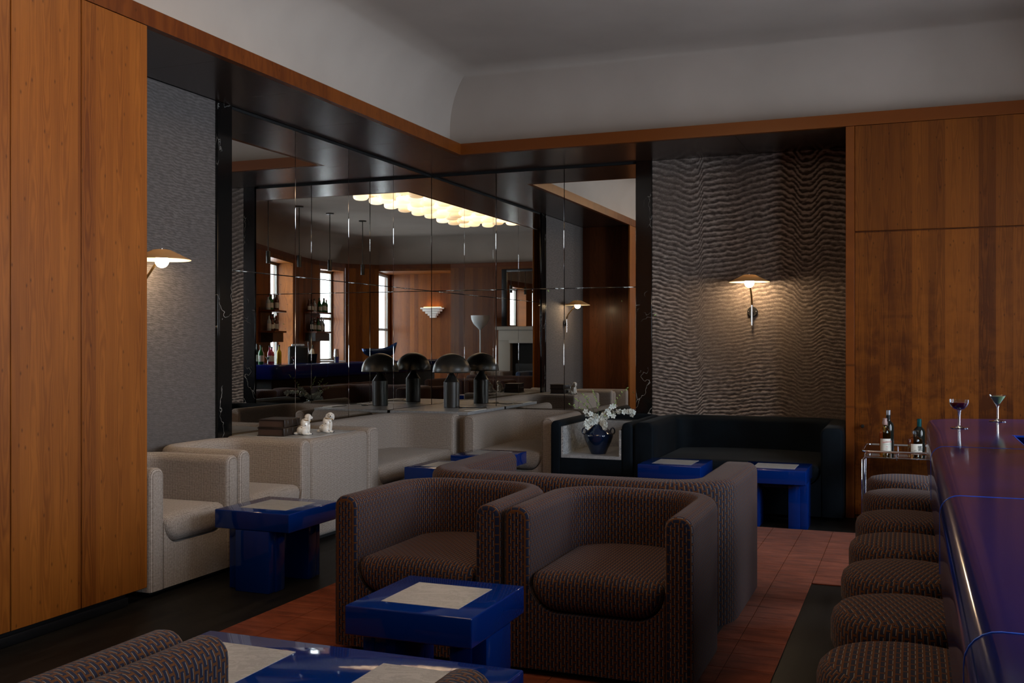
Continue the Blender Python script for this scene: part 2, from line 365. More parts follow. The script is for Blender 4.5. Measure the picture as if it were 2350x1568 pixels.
# ---- left cherry wall: separate veneered panels on a dark backing, black recessed skirting
wl = struct(box('wall_left', -4.75, XL - 0.026, -2.75, 4.25, 0.0, 3.205, 'black_paint'))
edges = [4.386, 3.916, 3.49, 3.03, 2.57, 2.1, 1.63, 1.16, 0.69, 0.22, -0.25, -0.72, -1.19, -1.66, -2.13, -2.64]
for a, b in zip(edges[1:], edges[:-1]):
    box('wood_panel', XL - 0.026, XL, a + 0.002, b - 0.002, 0.07, ZS - 0.004, 'cherry_left', wl, bev=0.0025, seg=1)
struct(box('baseboard_left', XL - 0.026, XL - 0.006, -2.64, 4.25, 0.0, 0.05, 'black_paint', bev=0.008))
# ---- recess: left back wall (relief + marble strip + mirrors)
def relief_grid(name, n0, n1, u0, u1, z0, z1, place, amp, seed, parent=None, lamk=1.0, wk=1.0, mat='relief'):
    v = []; f = []; att = []
    K = [(0, .02), (.1, -.03), (.2, -.10), (.235, -.085), (.27, .03), (.4, .05), (.55, .11), (.65, .14), (.70, .09), (.76, -.02), (.79, -.02), (.86, .08), (.93, .06), (1, .03)]
    CUM = [0.0]
    for q_ in range(400):
        h_ = -0.2 + 1.4 * q_ / 400; lam = (0.033 + 0.026 * min(1.0, max(0.0, (h_ - 0.45) / 0.5)) + 0.012 * min(1.0, max(0.0, (0.25 - h_) / 0.25))) * lamk
        CUM.append(CUM[-1] + 1.4 / 400 * (z1 - z0) / lam)
    def curve_w(t):
        for (a, p), (b, q) in zip(K[:-1], K[1:]):
            if t <= b: x = (t - a) / (b - a); x = x * x * (3 - 2 * x); return p + (q - p) * x
        return K[-1][1]
    for j in range(n1 + 1):
        z = z0 + (z1 - z0) * j / n1
        for i in range(n0 + 1):
            u = u0 + (u1 - u0) * i / n0; t = (u - u0) / (u1 - u0); hh = (z - z0) / (z1 - z0)
            w = wk * curve_w(t) * (0.38 + 0.62 * min(1.0, max(0.0, (hh - 0.1) / 0.75)))
            w += wk * 0.02 * noise.noise(Vector((u * 2.6, z * 1.3, seed))) + 0.012 * noise.noise(Vector((u * 13, z * 13, seed))) + 0.006 * noise.noise(Vector((u * 40, z * 50, seed)))
            fine = 1.0 + 0.35 * noise.noise(Vector((u * 1.2, z * 1.0, seed + 9)))
            zz = min(max((z - w - z0) / (z1 - z0), -0.2), 1.2) + 0.2; ph = CUM[int(zz / 1.4 * 400)] + (zz / 1.4 * 400 - int(zz / 1.4 * 400)) * (CUM[min(int(zz / 1.4 * 400) + 1, 400)] - CUM[int(zz / 1.4 * 400)])
            k = ph - math.floor(ph); s_ = k / 0.72 if k < 0.72 else (1 - k) / 0.28
            s_ = max(0.0, min(1.0, s_ + 0.5 * noise.noise(Vector((u * 22, z * 60, seed + 3)))))
            st = max(0.12, min(1.0, 0.62 + 0.9 * noise.noise(Vector((u * 1.7, z * 0.9, seed + 20))))) * (0.55 + 0.45 * min(1.0, abs(hh - 0.42) * 2.4))
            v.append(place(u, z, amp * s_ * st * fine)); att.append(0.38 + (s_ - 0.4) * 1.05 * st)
    for j in range(n1):
        for i in range(n0):
            a = j * (n0 + 1) + i; f.append((a, a + 1, a + n0 + 2, a + n0 + 1))
    me = from_py(name, v, f); at = me.attributes.new('ridge', 'FLOAT', 'POINT'); at.data.foreach_set('value', att)
    return mesh_obj(name, me, mat, parent)
wrl = struct(box('wall_left_recess', XM - 0.15, XM - 0.012, 4.25, 9.6, 0.0, 3.205, 'dark_gap'))
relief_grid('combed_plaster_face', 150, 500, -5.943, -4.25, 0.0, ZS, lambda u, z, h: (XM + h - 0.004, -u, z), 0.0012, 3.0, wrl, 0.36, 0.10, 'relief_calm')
def strip_box(name, *a, **k): return box(name, *a, **k)
box('marble_strip', XM - 0.012, XM + 0.016, 5.945, 5.966, 0.0, ZS, 'black_marble', wrl, bev=0.002, seg=1)
box('marble_strip', XM - 0.012, XM + 0.012, 5.968, 6.115, 0.0, ZS, 'black_marble', wrl, bev=0.002, seg=1)
SEAM = 1.919
def mirror_pane(x0, x1, y0, y1, z0, z1, parent, tilt=(0, 0, 0)):
    o = box('mirror_pane', -(x1 - x0) / 2, (x1 - x0) / 2, -(y1 - y0) / 2, (y1 - y0) / 2, -(z1 - z0) / 2, (z1 - z0) / 2, 'mirror', parent, bev=0.0025, seg=1)
    o.location = ((x0 + x1) / 2, (y0 + y1) / 2, (z0 + z1) / 2); o.rotation_euler = tilt; return o
ly = [6.118, 6.945, 7.772, 8.600, 9.427]
for a, b in zip(ly[:-1], ly[1:]):
    for z0, z1 in ((0.45, SEAM), (SEAM, ZS - 0.018)):
        mirror_pane(XM - 0.010, XM, a + 0.0015, b - 0.0015, z0 + 0.0015, z1 - 0.0015, wrl)
# ---- recess: right back wall
wrr = struct(box('wall_right_recess', XM - 0.15, XR1, YM + 0.012, YM + 0.15, 0.0, 3.205, 'dark_gap'))
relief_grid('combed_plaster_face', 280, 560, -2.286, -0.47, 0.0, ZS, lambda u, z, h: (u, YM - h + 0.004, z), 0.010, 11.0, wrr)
box('marble_strip', -2.441, -2.288, YM - 0.014, YM + 0.012, 0.0, ZS, 'black_marble', wrr, bev=0.002, seg=1)
lx = [XM, -3.883, -3.163, -2.443]
for a, b in zip(lx[:-1], lx[1:]):
    for z0, z1 in ((0.45, SEAM), (SEAM, ZS - 0.018)):
        mirror_pane(a + 0.0015, b - 0.0015, YM, YM + 0.010, z0 + 0.0015, z1 - 0.0015, wrr)
# ---- recess end walls, soffit
struct(box('wall_recess_end', XM, XL - 0.028, 4.20, 4.252, 0.0, ZS, 'cherry_dark'))
wr = struct(box('wall_right', XR1, 2.0, YR + 0.026, YM + 0.15, 0.0, 3.205, 'cherry_dark'))
box('edge_strip', XR1 - 0.048, XR1 + 0.02, YR - 0.004, YR + 0.03, 0.0, ZS - 0.003, 'cherry_cornice', wr, bev=0.003, seg=1)
box('wood_panel', XR1 + 0.022, 0.93, YR, YR + 0.026, 2.272, ZS - 0.003, 'cherry_right', wr, bev=0.0025, seg=1)
box('wood_panel', 0.934, 1.9, YR, YR + 0.026, 0.07, ZS - 0.003, 'cherry_right', wr, bev=0.0025, seg=1)
dr = struct(box('door_1', XR1 + 0.022, 0.93, YR + 0.006, YR + 0.026, 0.03, 2.262, 'cherry_figured', bev=0.002, seg=1))
lathe('door_knob', [(0.008, 0.0), (0.008, 0.03), (0.013, 0.032), (0.014, 0.062), (0.010, 0.068), (0.0, 0.069)], 'black_metal', dr, (-0.362, YR + 0.006, 0.735), 16, (PI / 2, 0, 0))
sof = struct(prism('trim_2', [(XM - 0.1, 4.25), (XL - 0.05, 4.25), (XL - 0.05, YR + 0.05), (XR1, YR + 0.05), (XR1, YM + 0.1), (XM - 0.1, YM + 0.1)], ZS + 0.03, ZS + 0.09, 'dark_gap'))
g = 0.016
sy = [4.256, 5.10, 5.943, 6.945, 7.772, 8.6]
def soffit_panel(poly): prism('soffit_panel', poly, ZS, ZS + 0.03, 'soffit', sof)
for a, b in zip(sy[:-1], sy[1:]): soffit_panel([(XM + g, a + .001), (XL - 0.05, a + .001), (XL - 0.05, b - .001), (XM + g, b - .001)])
soffit_panel([(XM + g, 8.602), (XL - 0.05, 8.602), (XL - 0.05, YR + 0.05), (XM + g, YM - g)] if False else [(XM + g, 8.602), (XL - 0.05, 8.602 - 0.0), (XL - 0.05, 8.62), (XM + g, YM - g - .001)])
sx = [XM + g, -3.163, -2.288, -1.37, XR1]
soffit_panel([(XM + g + .001, YM - g), (XL - 0.048, 8.62), (XL - 0.048, YR + 0.05), (-3.164, YR + 0.05), (-3.164, YM - g)])
for a, b in zip(sx[1:-1], sx[2:]): soffit_panel([(a + .001, YR + 0.05), (b - .001, YR + 0.05), (b - .001, YM - g), (a + .001, YM - g)])

# ---- window side: slanting and curving cherry walls with deep windows
def wall_seg(name, p0, p1, wood_name, win=None, thick=0.42, sky=True, wname=None, z_top=3.205):
    p0 = Vector(p0); p1 = Vector(p1); d = p1 - p0; L = d.length; ang = math.atan2(d.y, d.x)
    # local x along the wall, local -y outwards (room lies on the left of p0->p1)
    bm = bmesh.new()
    if win:
        s0, s1, za, zb = win
        bx(bm, 0, s0, -thick, -0.006, 0, z_top); bx(bm, s1, L, -thick, -0.006, 0, z_top); bx(bm, s0, s1, -thick, -0.006, 0, za); bx(bm, s0, s1, -thick, -0.006, zb, z_top)
    else: bx(bm, 0, L, -thick, -0.006, 0, z_top)
    w = struct(mesh_obj(name, from_bm(name, bm), wood_name, None, (p0.x, p0.y, 0), (0, 0, ang), smooth=False)); w['kind'] = 'structure'
    if win:
        wn = struct(empty(wname, (p0.x, p0.y, 0), ang)); y0, y1 = -thick + 0.03, -thick + 0.09; t = 0.055; zm = za + (zb - za) * 0.47
        for a in ((s0, s0 + t, za, zb), (s1 - t, s1, za, zb), (s0, s1, zb - t, zb), (s0, s1, za, za + t), (s0, s1, zm - 0.03, zm + 0.03)):
            box('window_rail', a[0], a[1], y0, y1, a[2], a[3], 'window_frame', wn, bev=0.006, seg=1)
        box('window_sill', s0, s1, -thick + 0.09, 0.02, za - 0.02, za + 0.012, 'plaster_white', wn, bev=0.004, seg=1)
        for a in ((za + t, zm - 0.03), (zm + 0.03, zb - t)): box('pane', s0 + t, s1 - t, y0 + 0.025, y0 + 0.031, a[0], a[1], 'pane', wn)
        ld = bpy.data.lights.new('daylight_opening', 'AREA'); ld.shape = 'RECTANGLE'; ld.size = s1 - s0; ld.size_y = zb - za; ld.cycles.is_portal = True
        lo = bpy.data.objects.new('daylight_opening', ld); C.objects.link(lo)
        lo.location = (p0.x + math.cos(ang) * (s0 + s1) / 2 + math.sin(ang) * (thick + 0.02), p0.y + math.sin(ang) * (s0 + s1) / 2 - math.cos(ang) * (thick + 0.02), (za + zb) / 2)
        nrm = Vector((-math.sin(ang), math.cos(ang), 0)); lo.rotation_euler = (-nrm).to_track_quat('Z', 'Y').to_euler()
    return w
P = OUT
wall_seg('wall_window_side', (1.9, 3.5), (1.9, 5.55), 'cherry_left', (0.45, 1.8, 0.85, 3.03), wname='window_4')
wall_seg('wall_window_side_far', (1.9, 5.55), (1.9, 9.6), 'cherry_left', (0.3, 1.65, 0.85, 3.03), wname='window_5')
wall_seg('wall_window_side_slant', P[6], P[7], 'cherry_left', (0.04, 1.64, 0.85, 3.03), wname='window_1')
wall_seg('wall_window_side_mid', P[5], P[6], 'cherry_left')
wall_seg('wall_window_side_rear', P[4], P[5], 'cherry_left', (0.06, 0.92, 0.95, 3.03), wname='window_2')
wall_seg('wall_window_corner', P[3], P[4], 'cherry_left')
# recess beside the corner with a tall side window
wall_seg('wall_back', P[1], P[2], 'cherry_right')
struct(box('wall_bay', 0.62, 3.0, -3.74, -3.62, 0, 3.205, 'cherry_right'))
wall_seg('wall_bay_side', (0.8, -2.66), (0.8, -3.72), 'cherry_left', (0.12, 0.94, 0.5, 3.03), thick=0.14, wname='added_window_6')  # unseen window added here to throw more daylight onto the bay wood
struct(prism('trim_3', [(0.8, -3.62), (3.1, -3.62), (2.52, -2.32), (0.8, -2.65)], 3.06, 3.2, 'cherry_right'))
wall_seg('wall_bay_window', (2.95, -3.74), (2.54, -2.33), 'cherry_left', (0.2, 1.35, 0.5, 3.03), thick=0.12, wname='window_3')

# ------------------------------------------------------------------ rug: sewn squares
RUGX0, CELL = -3.10, 0.2135
rug = empty('area_rug', (0, 0, 0)); tag(rug, 'rust red area rug sewn from squares under the patterned armchairs', 'rug')
def clip_poly(poly, p, n):
    out = []
    for i in range(len(poly)):
        a, b = poly[i], poly[(i + 1) % len(poly)]
        da = (a[0] - p[0]) * n[0] + (a[1] - p[1]) * n[1]; db = (b[0] - p[0]) * n[0] + (b[1] - p[1]) * n[1]
        if da >= 0: out.append(a)
        if da * db < 0: k = da / (da - db); out.append((a[0] + (b[0] - a[0]) * k, a[1] + (b[1] - a[1]) * k))
    return out
def rug_me(poly):
    cx_, cy_ = sum(p[0] for p in poly) / len(poly), sum(p[1] for p in poly) / len(poly)
    ins = [(p[0] + (cx_ - p[0]) * 0.016, p[1] + (cy_ - p[1]) * 0.016) for p in poly]
    n = len(poly); v = [(x, y, 0.001) for x, y in poly] + [(x, y, 0.0055) for x, y in poly] + [(x, y, 0.0068) for x, y in ins]
    f = [tuple(range(2 * n, 3 * n))]
    for i in range(n): j = (i + 1) % n; f += [(i, j, n + j, n + i), (n + i, n + j, 2 * n + j, 2 * n + i)]
    return from_py('rug_square', v, f)
cell_me = None
yk = 7.79; rest = []
row = 0
while yk > -1.9:
    for c in range(17):
        x0 = RUGX0 + c * CELL; y0 = yk - CELL
        if yk < 6.05 and x0 > -0.53: continue
        poly = [(x0 + .0012, y0 + .0012), (x0 + CELL - .0012, y0 + .0012), (x0 + CELL - .0012, yk - .0012), (x0 + .0012, yk - .0012)]
        full = True
        if yk <= 6.1 and x0 + CELL > -0.54: poly = clip_poly(poly, (-0.54, 0), (-1, 0)); full = False
        elif y0 < 6.95 and x0 + CELL > -0.6 and yk > 6.0:
            q = clip_poly(poly, (-0.54, 6.02), (-0.893, 0.45)); full = len(q) == 4 and abs(q[0][0] - poly[0][0]) < 1e-6 and abs(q[2][1] - poly[2][1]) < 1e-6; poly = q
        if len(poly) < 3: continue
        ar = abs(sum(poly[i][0] * poly[(i + 1) % len(poly)][1] - poly[(i + 1) % len(poly)][0] * poly[i][1] for i in range(len(poly)))) / 2
        if ar < 0.002: continue
        if yk > 2.9:
            cx_, cy_ = x0, y0
            if full and len(poly) == 4:
                if cell_me is None: cell_me = rug_me([(p[0] - x0, p[1] - y0) for p in poly])
                mesh_obj('rug_square', cell_me, 'rug', rug, (x0, y0, 0), smooth=False)
            else: mesh_obj('rug_square', rug_me(poly), 'rug', rug, smooth=False)
        else: rest.append(poly)
    yk -= CELL
v = []; f = []
for p in rest:
    me = rug_me(p); b = len(v); v += [tuple(q.co) for q in me.vertices]; f += [tuple(b + i for i in pl.vertices) for pl in me.polygons]; bpy.data.meshes.remove(me)
ro = mesh_obj('rug_squares', from_py('rug_squares', v, f), 'rug', rug, smooth=False); ro['kind'] = 'stuff'

# ------------------------------------------------------------------ tub seating
def tub_shell_me(w, d, h, t, rc, z0=0.03):
    # U-shaped path (centre line), front at y=0, back at y=d
    hw = w / 2 - t / 2; path = []
    def add(x, y, dx, dy): path.append((Vector((x, y)), Vector((dx, dy))))
    yb = d - t / 2
    ns = 4
    for k in range(ns): add(-hw, (yb - rc) * k / ns, 0, 1)
    for k in range(9):
        a = PI - PI / 2 * k / 8; add(-hw + rc + rc * math.cos(a), yb - rc + rc * math.sin(a), math.sin(a), -math.cos(a))
    nb = 3
    for k in range(1, nb): add(-hw + rc + (2 * hw - 2 * rc) * k / nb, yb, 1, 0)
    for k in range(9):
        a = PI / 2 - PI / 2 * k / 8; add(hw - rc + rc * math.cos(a), yb - rc + rc * math.sin(a), math.sin(a), -math.cos(a))
    for k in range(ns - 1, -1, -1): add(hw, (yb - rc) * k / ns, 0, -1)
    rt = min(0.05, t * 0.48)
    def prof(ins):
        a = t / 2 - ins; top = h - ins; r = max(rt - ins, 0.004); p = [(-a, z0)]
        for k in range(6): an = PI - PI / 2 * k / 5; p.append((-a + r + r * math.cos(an), top - r + r * math.sin(an)))
        for k in range(6): an = PI / 2 - PI / 2 * k / 5; p.append((a - r + r * math.cos(an), top - r + r * math.sin(an)))
        p.append((a, z0)); return p
    rings = []; R = 0.022
    first, last = path[0], path[-1]
    seq = []
    for k in range(4):
        an = PI / 2 * k / 3; seq.append((R * (1 - math.sin(an)), R * (1 - math.cos(an))))
    for ins, back in reversed([(a, b) for a, b in seq]): pass
    def ring(pt, dr, ins): nx, ny = -dr.y, dr.x; return [(pt.x + nx * q, pt.y + ny * q, z) for q, z in prof(ins)]
    arc = []; acc = 0.0; prev = None
    full = [(Vector((first[0].x, R * (1 - math.sin(PI / 2 * k / 3)))) if k < 3 else first[0] * 0 + Vector((first[0].x, 0.0)), first[1], 0) for k in range(0)]
    for k in range(4):
        an = PI / 2 * k / 3; full.append((Vector((first[0].x, R * (1 - math.cos(an)))), first[1], R * (1 - math.sin(an))))
    full += [(p, dr, 0.0) for p, dr in path[1:-1]]
    for k in range(3, -1, -1):
        an = PI / 2 * k / 3; full.append((Vector((last[0].x, R * (1 - math.cos(an)))), last[1], R * (1 - math.sin(an))))
    v = []; f = []; uvs = []; n = len(prof(0))
    pl = [0.0]; pr = prof(0)
    for k in range(1, n): pl.append(pl[-1] + math.hypot(pr[k][0] - pr[k - 1][0], pr[k][1] - pr[k - 1][1]))
    for p, dr, ins in full:
        if prev is not None: acc += (p - prev).length
        prev = p; arc.append(acc); v += ring(p, dr, ins)
    m = len(full); loops = []
    for i in range(m - 1):
        for k in range(n - 1):
            f.append((i * n + k, i * n + k + 1, (i + 1) * n + k + 1, (i + 1) * n + k)); loops.append([(arc[i], pl[k]), (arc[i], pl[k + 1]), (arc[i + 1], pl[k + 1]), (arc[i + 1], pl[k])])
    for base in (0, (m - 1) * n):
        fc = tuple(base + k for k in range(n)); f.append(fc if base else fc[::-1]); idx = fc if base else fc[::-1]
        loops.append([(v[q][0], v[q][2]) for q in idx])
    me = from_py('shell', v, f); uvl = me.uv_layers.new(name='UVMap'); li = 0
    for pgn, lp in zip(me.polygons, loops):
        for j, l in enumerate(pgn.loop_indices): uvl.data[l].uv = lp[j]
    return sharp(me, 50)
def u_poly(xi, zb, zt, rf, n=8):
    p = [(-xi, 0.03), (xi, 0.03), (xi, zb + rf)]
    for k in range(1, n + 1): a = -PI / 2 * k / n; p.append((xi - rf + rf * math.cos(a), zb + rf + rf * math.sin(a)))
    for k in range(0, n + 1): a = -PI / 2 - PI / 2 * k / n; p.append((-xi + rf + rf * math.cos(a), zb + rf + rf * math.sin(a)))
    return p
def extrude_xz(name, poly, y0, y1):
    bm = bmesh.new(); vs = [bm.verts.new((x, y0, z)) for x, z in poly]; fc = bm.faces.new(vs)
    r = bmesh.ops.extrude_face_region(bm, geom=[fc])
    for g_ in r['geom']:
        if isinstance(g_, bmesh.types.BMVert): g_.co.y = y1
    me = from_bm(name, bm); box_uv(me); return me
def cushion_me(xi, zb, zt, rf, y0, y1, crown=0.015):
    def loop(ins):
        a = xi - ins; b = zb + ins; c = zt - ins; p = []; q = max(0.035 - ins * 0.35, 0.012); r = max(min(rf - ins * 0.5, c - b - q - 0.001), 0.01)
        for k in range(7): an = -PI / 2 * k / 6; p.append((a - r + r * math.cos(an), b + r + r * math.sin(an)))
        for k in range(7): an = -PI / 2 - PI / 2 * k / 6; p.append((-a + r + r * math.cos(an), b + r + r * math.sin(an)))
        for k in range(5): an = PI - PI / 2 * k / 4; p.append((-a + q + q * math.cos(an), c - q + q * math.sin(an)))
        for k in range(1, 8): tt = k / 8; p.append((-a + q + (2 * a - 2 * q) * tt, c + crown * math.sin(PI * tt)))
        for k in range(5): an = PI / 2 - PI / 2 * k / 4; p.append((a - q + q * math.cos(an), c - q + q * math.sin(an)))
        return p
    st = [(y0 + 0.0, 0.060), (y0 + 0.004, 0.040), (y0 + 0.014, 0.022), (y0 + 0.032, 0.008), (y0 + 0.06, 0.0), ((y0 + y1) / 2, 0.0), (y1, 0.0)]
    v = []; f = []; n = len(loop(0))
    for y, ins in st: v += [(x, y, z) for x, z in loop(ins)]
    for i in range(len(st) - 1):
        for k in range(n): f.append((i * n + k, i * n + (k + 1) % n, (i + 1) * n + (k + 1) % n, (i + 1) * n + k))
    f += [tuple(range(n))[::-1], tuple((len(st) - 1) * n + k for k in range(n))]
    me = from_py('seat_cushion', v, f); bm = bmesh.new(); bm.from_mesh(me); bmesh.ops.recalc_face_normals(bm, faces=bm.faces); bm.to_mesh(me); bm.free()
    box_uv(me); return sharp(me, 60)
def tub(name, x0, x1, yf, d, face, h, mat, label, cat, group=None, t=0.115, rc=0.20, seat=0.43, zb=0.265, rf=0.13, cushion=True, cushions=1):
    """x0..x1 along the front, yf front line, face: 'S' (-Y), 'N' (+Y) or 'E' (+X; then x = world Y and yf = world X)"""
    w = x1 - x0; cxx = (x0 + x1) / 2
    loc, rz = {'S': ((cxx, yf, 0), 0.0), 'N': ((cxx, yf, 0), PI), 'E': ((yf, cxx, 0), PI / 2)}[face]
    if face != 'E' and yf < 7.5: loc = (loc[0], loc[1], 0.007)
    r = empty(name, loc, rz); tag(r, label, cat, group)
    mesh_obj('shell', tub_shell_me(w, d, h, t, rc), mat, r, smooth=False)
    xi = w / 2 - t + 0.004
    mesh_obj('front_panel', extrude_xz('front_panel', u_poly(xi, zb, seat, rf), 0.003, 0.12), mat, r, smooth=False)
    if cushion:
        nn = cushions; ww = 2 * (xi - 0.006) / nn
        for k in range(nn):
            c = mesh_obj('seat_cushion', cushion_me(ww / 2 - 0.002, zb + 0.004, seat, rf if nn == 1 else 0.06, -0.012, d - t * 0.6), mat, r, smooth=False)
            c.location.x = -(xi - 0.006) + ww * (k + 0.5)
    box('plinth', -w / 2 + 0.06, w / 2 - 0.06, 0.06, d - 0.06, 0.0, 0.032, 'dark_gap', r)
    return r
GC = 'patterned armchairs around the blue tables'
tub('tub_armchair', -2.425, -1.618, 3.965, 0.775, 'S', 0.700, 'dash', 'brown and navy dash-patterned armchair, left of the pair behind the small blue table', 'armchair', GC)
tub('tub_armchair', -1.602, -0.800, 3.965, 0.775, 'S', 0.700, 'dash', 'brown and navy dash-patterned armchair beside the bar stools, right of the pair', 'armchair', GC)
tub('tub_sofa', -2.435, -0.800, 5.77, 1.02, 'N', 0.72, 'dash', 'brown and navy dash-patterned sofa standing back to back with the armchairs', 'sofa', t=0.20, rc=0.22)
tub('tub_armchair', -2.430, -1.628, 2.00, 0.775, 'N', 0.695, 'dash', 'dash-patterned armchair in the bottom left corner, its right arm in view', 'armchair', GC)
tub('tub_armchair', -1.616, -0.826, 2.00, 0.775, 'N', 0.695, 'dash', 'dash-patterned armchair in front of the long blue table', 'armchair', GC)
tub('tub_armchair', 4.42, 5.203, -3.855, 0.735, 'E', 0.705, 'cream', 'cream tweed armchair beside the cherry wall, left end of the banquette', 'armchair', 'cream seats in the corner recess')
tub('tub_armchair', 5.208, 6.010, -3.855, 0.735, 'E', 0.725, 'cream', 'cream tweed armchair between two cream units, behind the dark blue table', 'armchair', 'cream seats in the corner recess')
tub('tub_sofa', 6.808, 8.50, -3.855, 0.735, 'E', 0.740, 'cream', 'long cream tweed sofa under the left mirrors', 'sofa', t=0.16, rc=0.26)
tub('tub_armchair', -3.77, -2.905, 8.36, 1.045, 'S', 0.735, 'cream', 'cream tweed armchair under the right mirrors, beside the vase planter', 'armchair', 'cream seats in the corner recess')
tub('tub_sofa', -2.165, -0.496, 8.26, 1.15, 'S', 0.725, 'navy', 'dark navy velvet sofa below the wall lamp', 'sofa', t=0.17, rc=0.22)
nb = tub('vase_planter', -2.895, -2.172, 8.25, 1.155, 'S', 0.720, 'navy', 'navy upholstered display box lined with white marble', 'planter', t=0.095, rc=0.12, zb=0.405, rf=0.008, cushion=False)
box('marble_floor', -0.265, 0.265, 0.006, 0.83, 0.406, 0.432, 'white_marble', nb)
box('marble_lining', -0.265, -0.247, 0.006, 0.83, 0.432, 0.672, 'veined_marble', nb)
box('marble_lining', 0.247, 0.265, 0.006, 0.83, 0.432, 0.655, 'veined_marble', nb)
box('marble_lining', -0.247, 0.247, 0.81, 0.83, 0.432, 0.672, 'white_marble', nb)
bm = bmesh.new(); bx(bm, -0.27, 0.27, 0.83, 1.1, 0.40, 0.668); mesh_obj('back_fill', from_bm('back_fill', bm), 'navy', nb, smooth=False)
for sgn in (-1, 1): box('side_fill', *( (-0.275, -0.264) if sgn < 0 else (0.264, 0.275)), 0.01, 0.86, 0.30, 0.665, 'navy', nb)
# cream box with marble top
cb = empty('side_unit', (-3.855, 6.409, 0), PI / 2); tag(cb, 'cream upholstered box with marble top holding the china dogs', 'side table')
bm = bmesh.new(); bx(bm, -0.392, 0.392, 0.0, 0.73, 0.03, 0.722, 0.035, 4); me = from_bm('upholstered_body', bm); box_uv(me); mesh_obj('upholstered_body', sharp(me, 50), 'cream', cb, smooth=False)
box('marble_top', -0.33, 0.33, 0.07, 0.70, 0.70, 0.7245, 'white_marble', cb, bev=0.002, seg=1)
box('plinth', -0.34, 0.34, 0.06, 0.68, 0.0, 0.031, 'dark_gap', cb)
# corner table
ct = empty('corner_table', (-4.19, 8.96, 0)); tag(ct, 'marble topped corner table carrying the dark mushroom lamp', 'table')
box('body', -0.39, 0.39, -0.45, 0.44, 0.0, 0.722, 'cream', ct)
bm = ct.children[0].data; box_uv(bm)
box('marble_top', -0.40, 0.405, -0.455, 0.45, 0.7225, 0.752, 'white_marble', ct, bev=0.003, seg=1)
box('marble_edge', 0.30, 0.407, -0.30, -0.02, 0.7525, 0.758, 'white_enamel', ct, bev=0.001, seg=1)
# rear-of-room seats seen in the mirrors
tub('tub_sofa', -2.45, -0.85, -0.55, 0.95, 'S', 0.72, 'dash', 'dash-patterned sofa reflected behind the mushroom lamp', 'sofa', t=0.18, rc=0.22)
tub('tub_armchair', -0.95, -0.15, -1.60, 0.75, 'N', 0.74, 'cream', 'cream armchair reflected beside the fireplace', 'armchair')
tub('tub_armchair', -2.05, -1.25, -1.55, 0.75, 'N', 0.74, 'blue_velvet', 'blue velvet armchair reflected before the fireplace', 'armchair')

# ------------------------------------------------------------------ blue lacquered tables
def support(parent, sx_, hd, hw):
    # pair of upright plates under one side: an inner leg plate and an outer plate flush with the top
    x = sx_ * hw
    box('leg', min(x - sx_ * 0.055, x - sx_ * 0.14), max(x - sx_ * 0.055, x - sx_ * 0.14), -hd + 0.12, hd - 0.06, 0.0, 0.345, 'blue_lacquer', parent, bev=0.004)
    box('outer_plate', min(x, x - sx_ * 0.06), max(x, x - sx_ * 0.06), -hd + 0.13, hd - 0.14, 0.0, 0.345, 'blue_lacquer', parent, bev=0.004)
def blue_table(x0, x1, y0, y1, label, rot90=False, inlays=((-0.155, 0.155),), name='side_table'):
    r = empty(name, ((x0 + x1) / 2, (y0 + y1) / 2, 0.0 if x0 < -3.5 or y0 > 7 else 0.007), PI / 2 if rot90 else 0.0); hw, hd = (x1 - x0) / 2, (y1 - y0) / 2
    if rot90: hw, hd = hd, hw
    tag(r, label, 'table', 'blue lacquered tables')
    box('table_top', -hw, hw, -hd, hd, 0.345, 0.45, 'blue_lacquer', r, bev=0.006, seg=3)
    for a, b in inlays: box('marble_inlay', a, b, -0.155, 0.155, 0.44, 0.4512, 'white_marble', r, bev=0.0008, seg=1)
    support(r, -1, hd, hw); support(r, 1, hd, hw)
    box('cross_rail', -hw + 0.1, hw - 0.1, -0.02, 0.02, 0.29, 0.345, 'blue_lacquer', r)
    return r
blue_table(-1.888, -1.392, 3.160, 3.664, 'small cobalt blue table with white marble inlay before the patterned armchairs')
blue_table(-2.134, -1.037, 2.222, 2.727, 'long cobalt blue table with two marble inlays at the bottom edge', inlays=((-0.46, -0.155), (0.145, 0.455)), name='coffee_table')
blue_table(-3.675, -3.180, 4.735, 5.255, 'dark blue table with marble inlay before the cream armchairs', rot90=True)
blue_table(-3.575, -3.080, 6.85, 7.35, 'blue table before the cream sofa, mostly hidden behind the patterned sofa', rot90=True)
blue_table(-3.600, -3.105, 7.73, 8.23, 'blue table in front of the cream corner armchair', rot90=True)
blue_table(-1.980, -1.488, 7.675, 8.170, 'blue table before the navy sofa, left one of two', False)
blue_table(-1.212, -0.720, 7.690, 8.195, 'blue table before the navy sofa, right one with both legs in view', False)

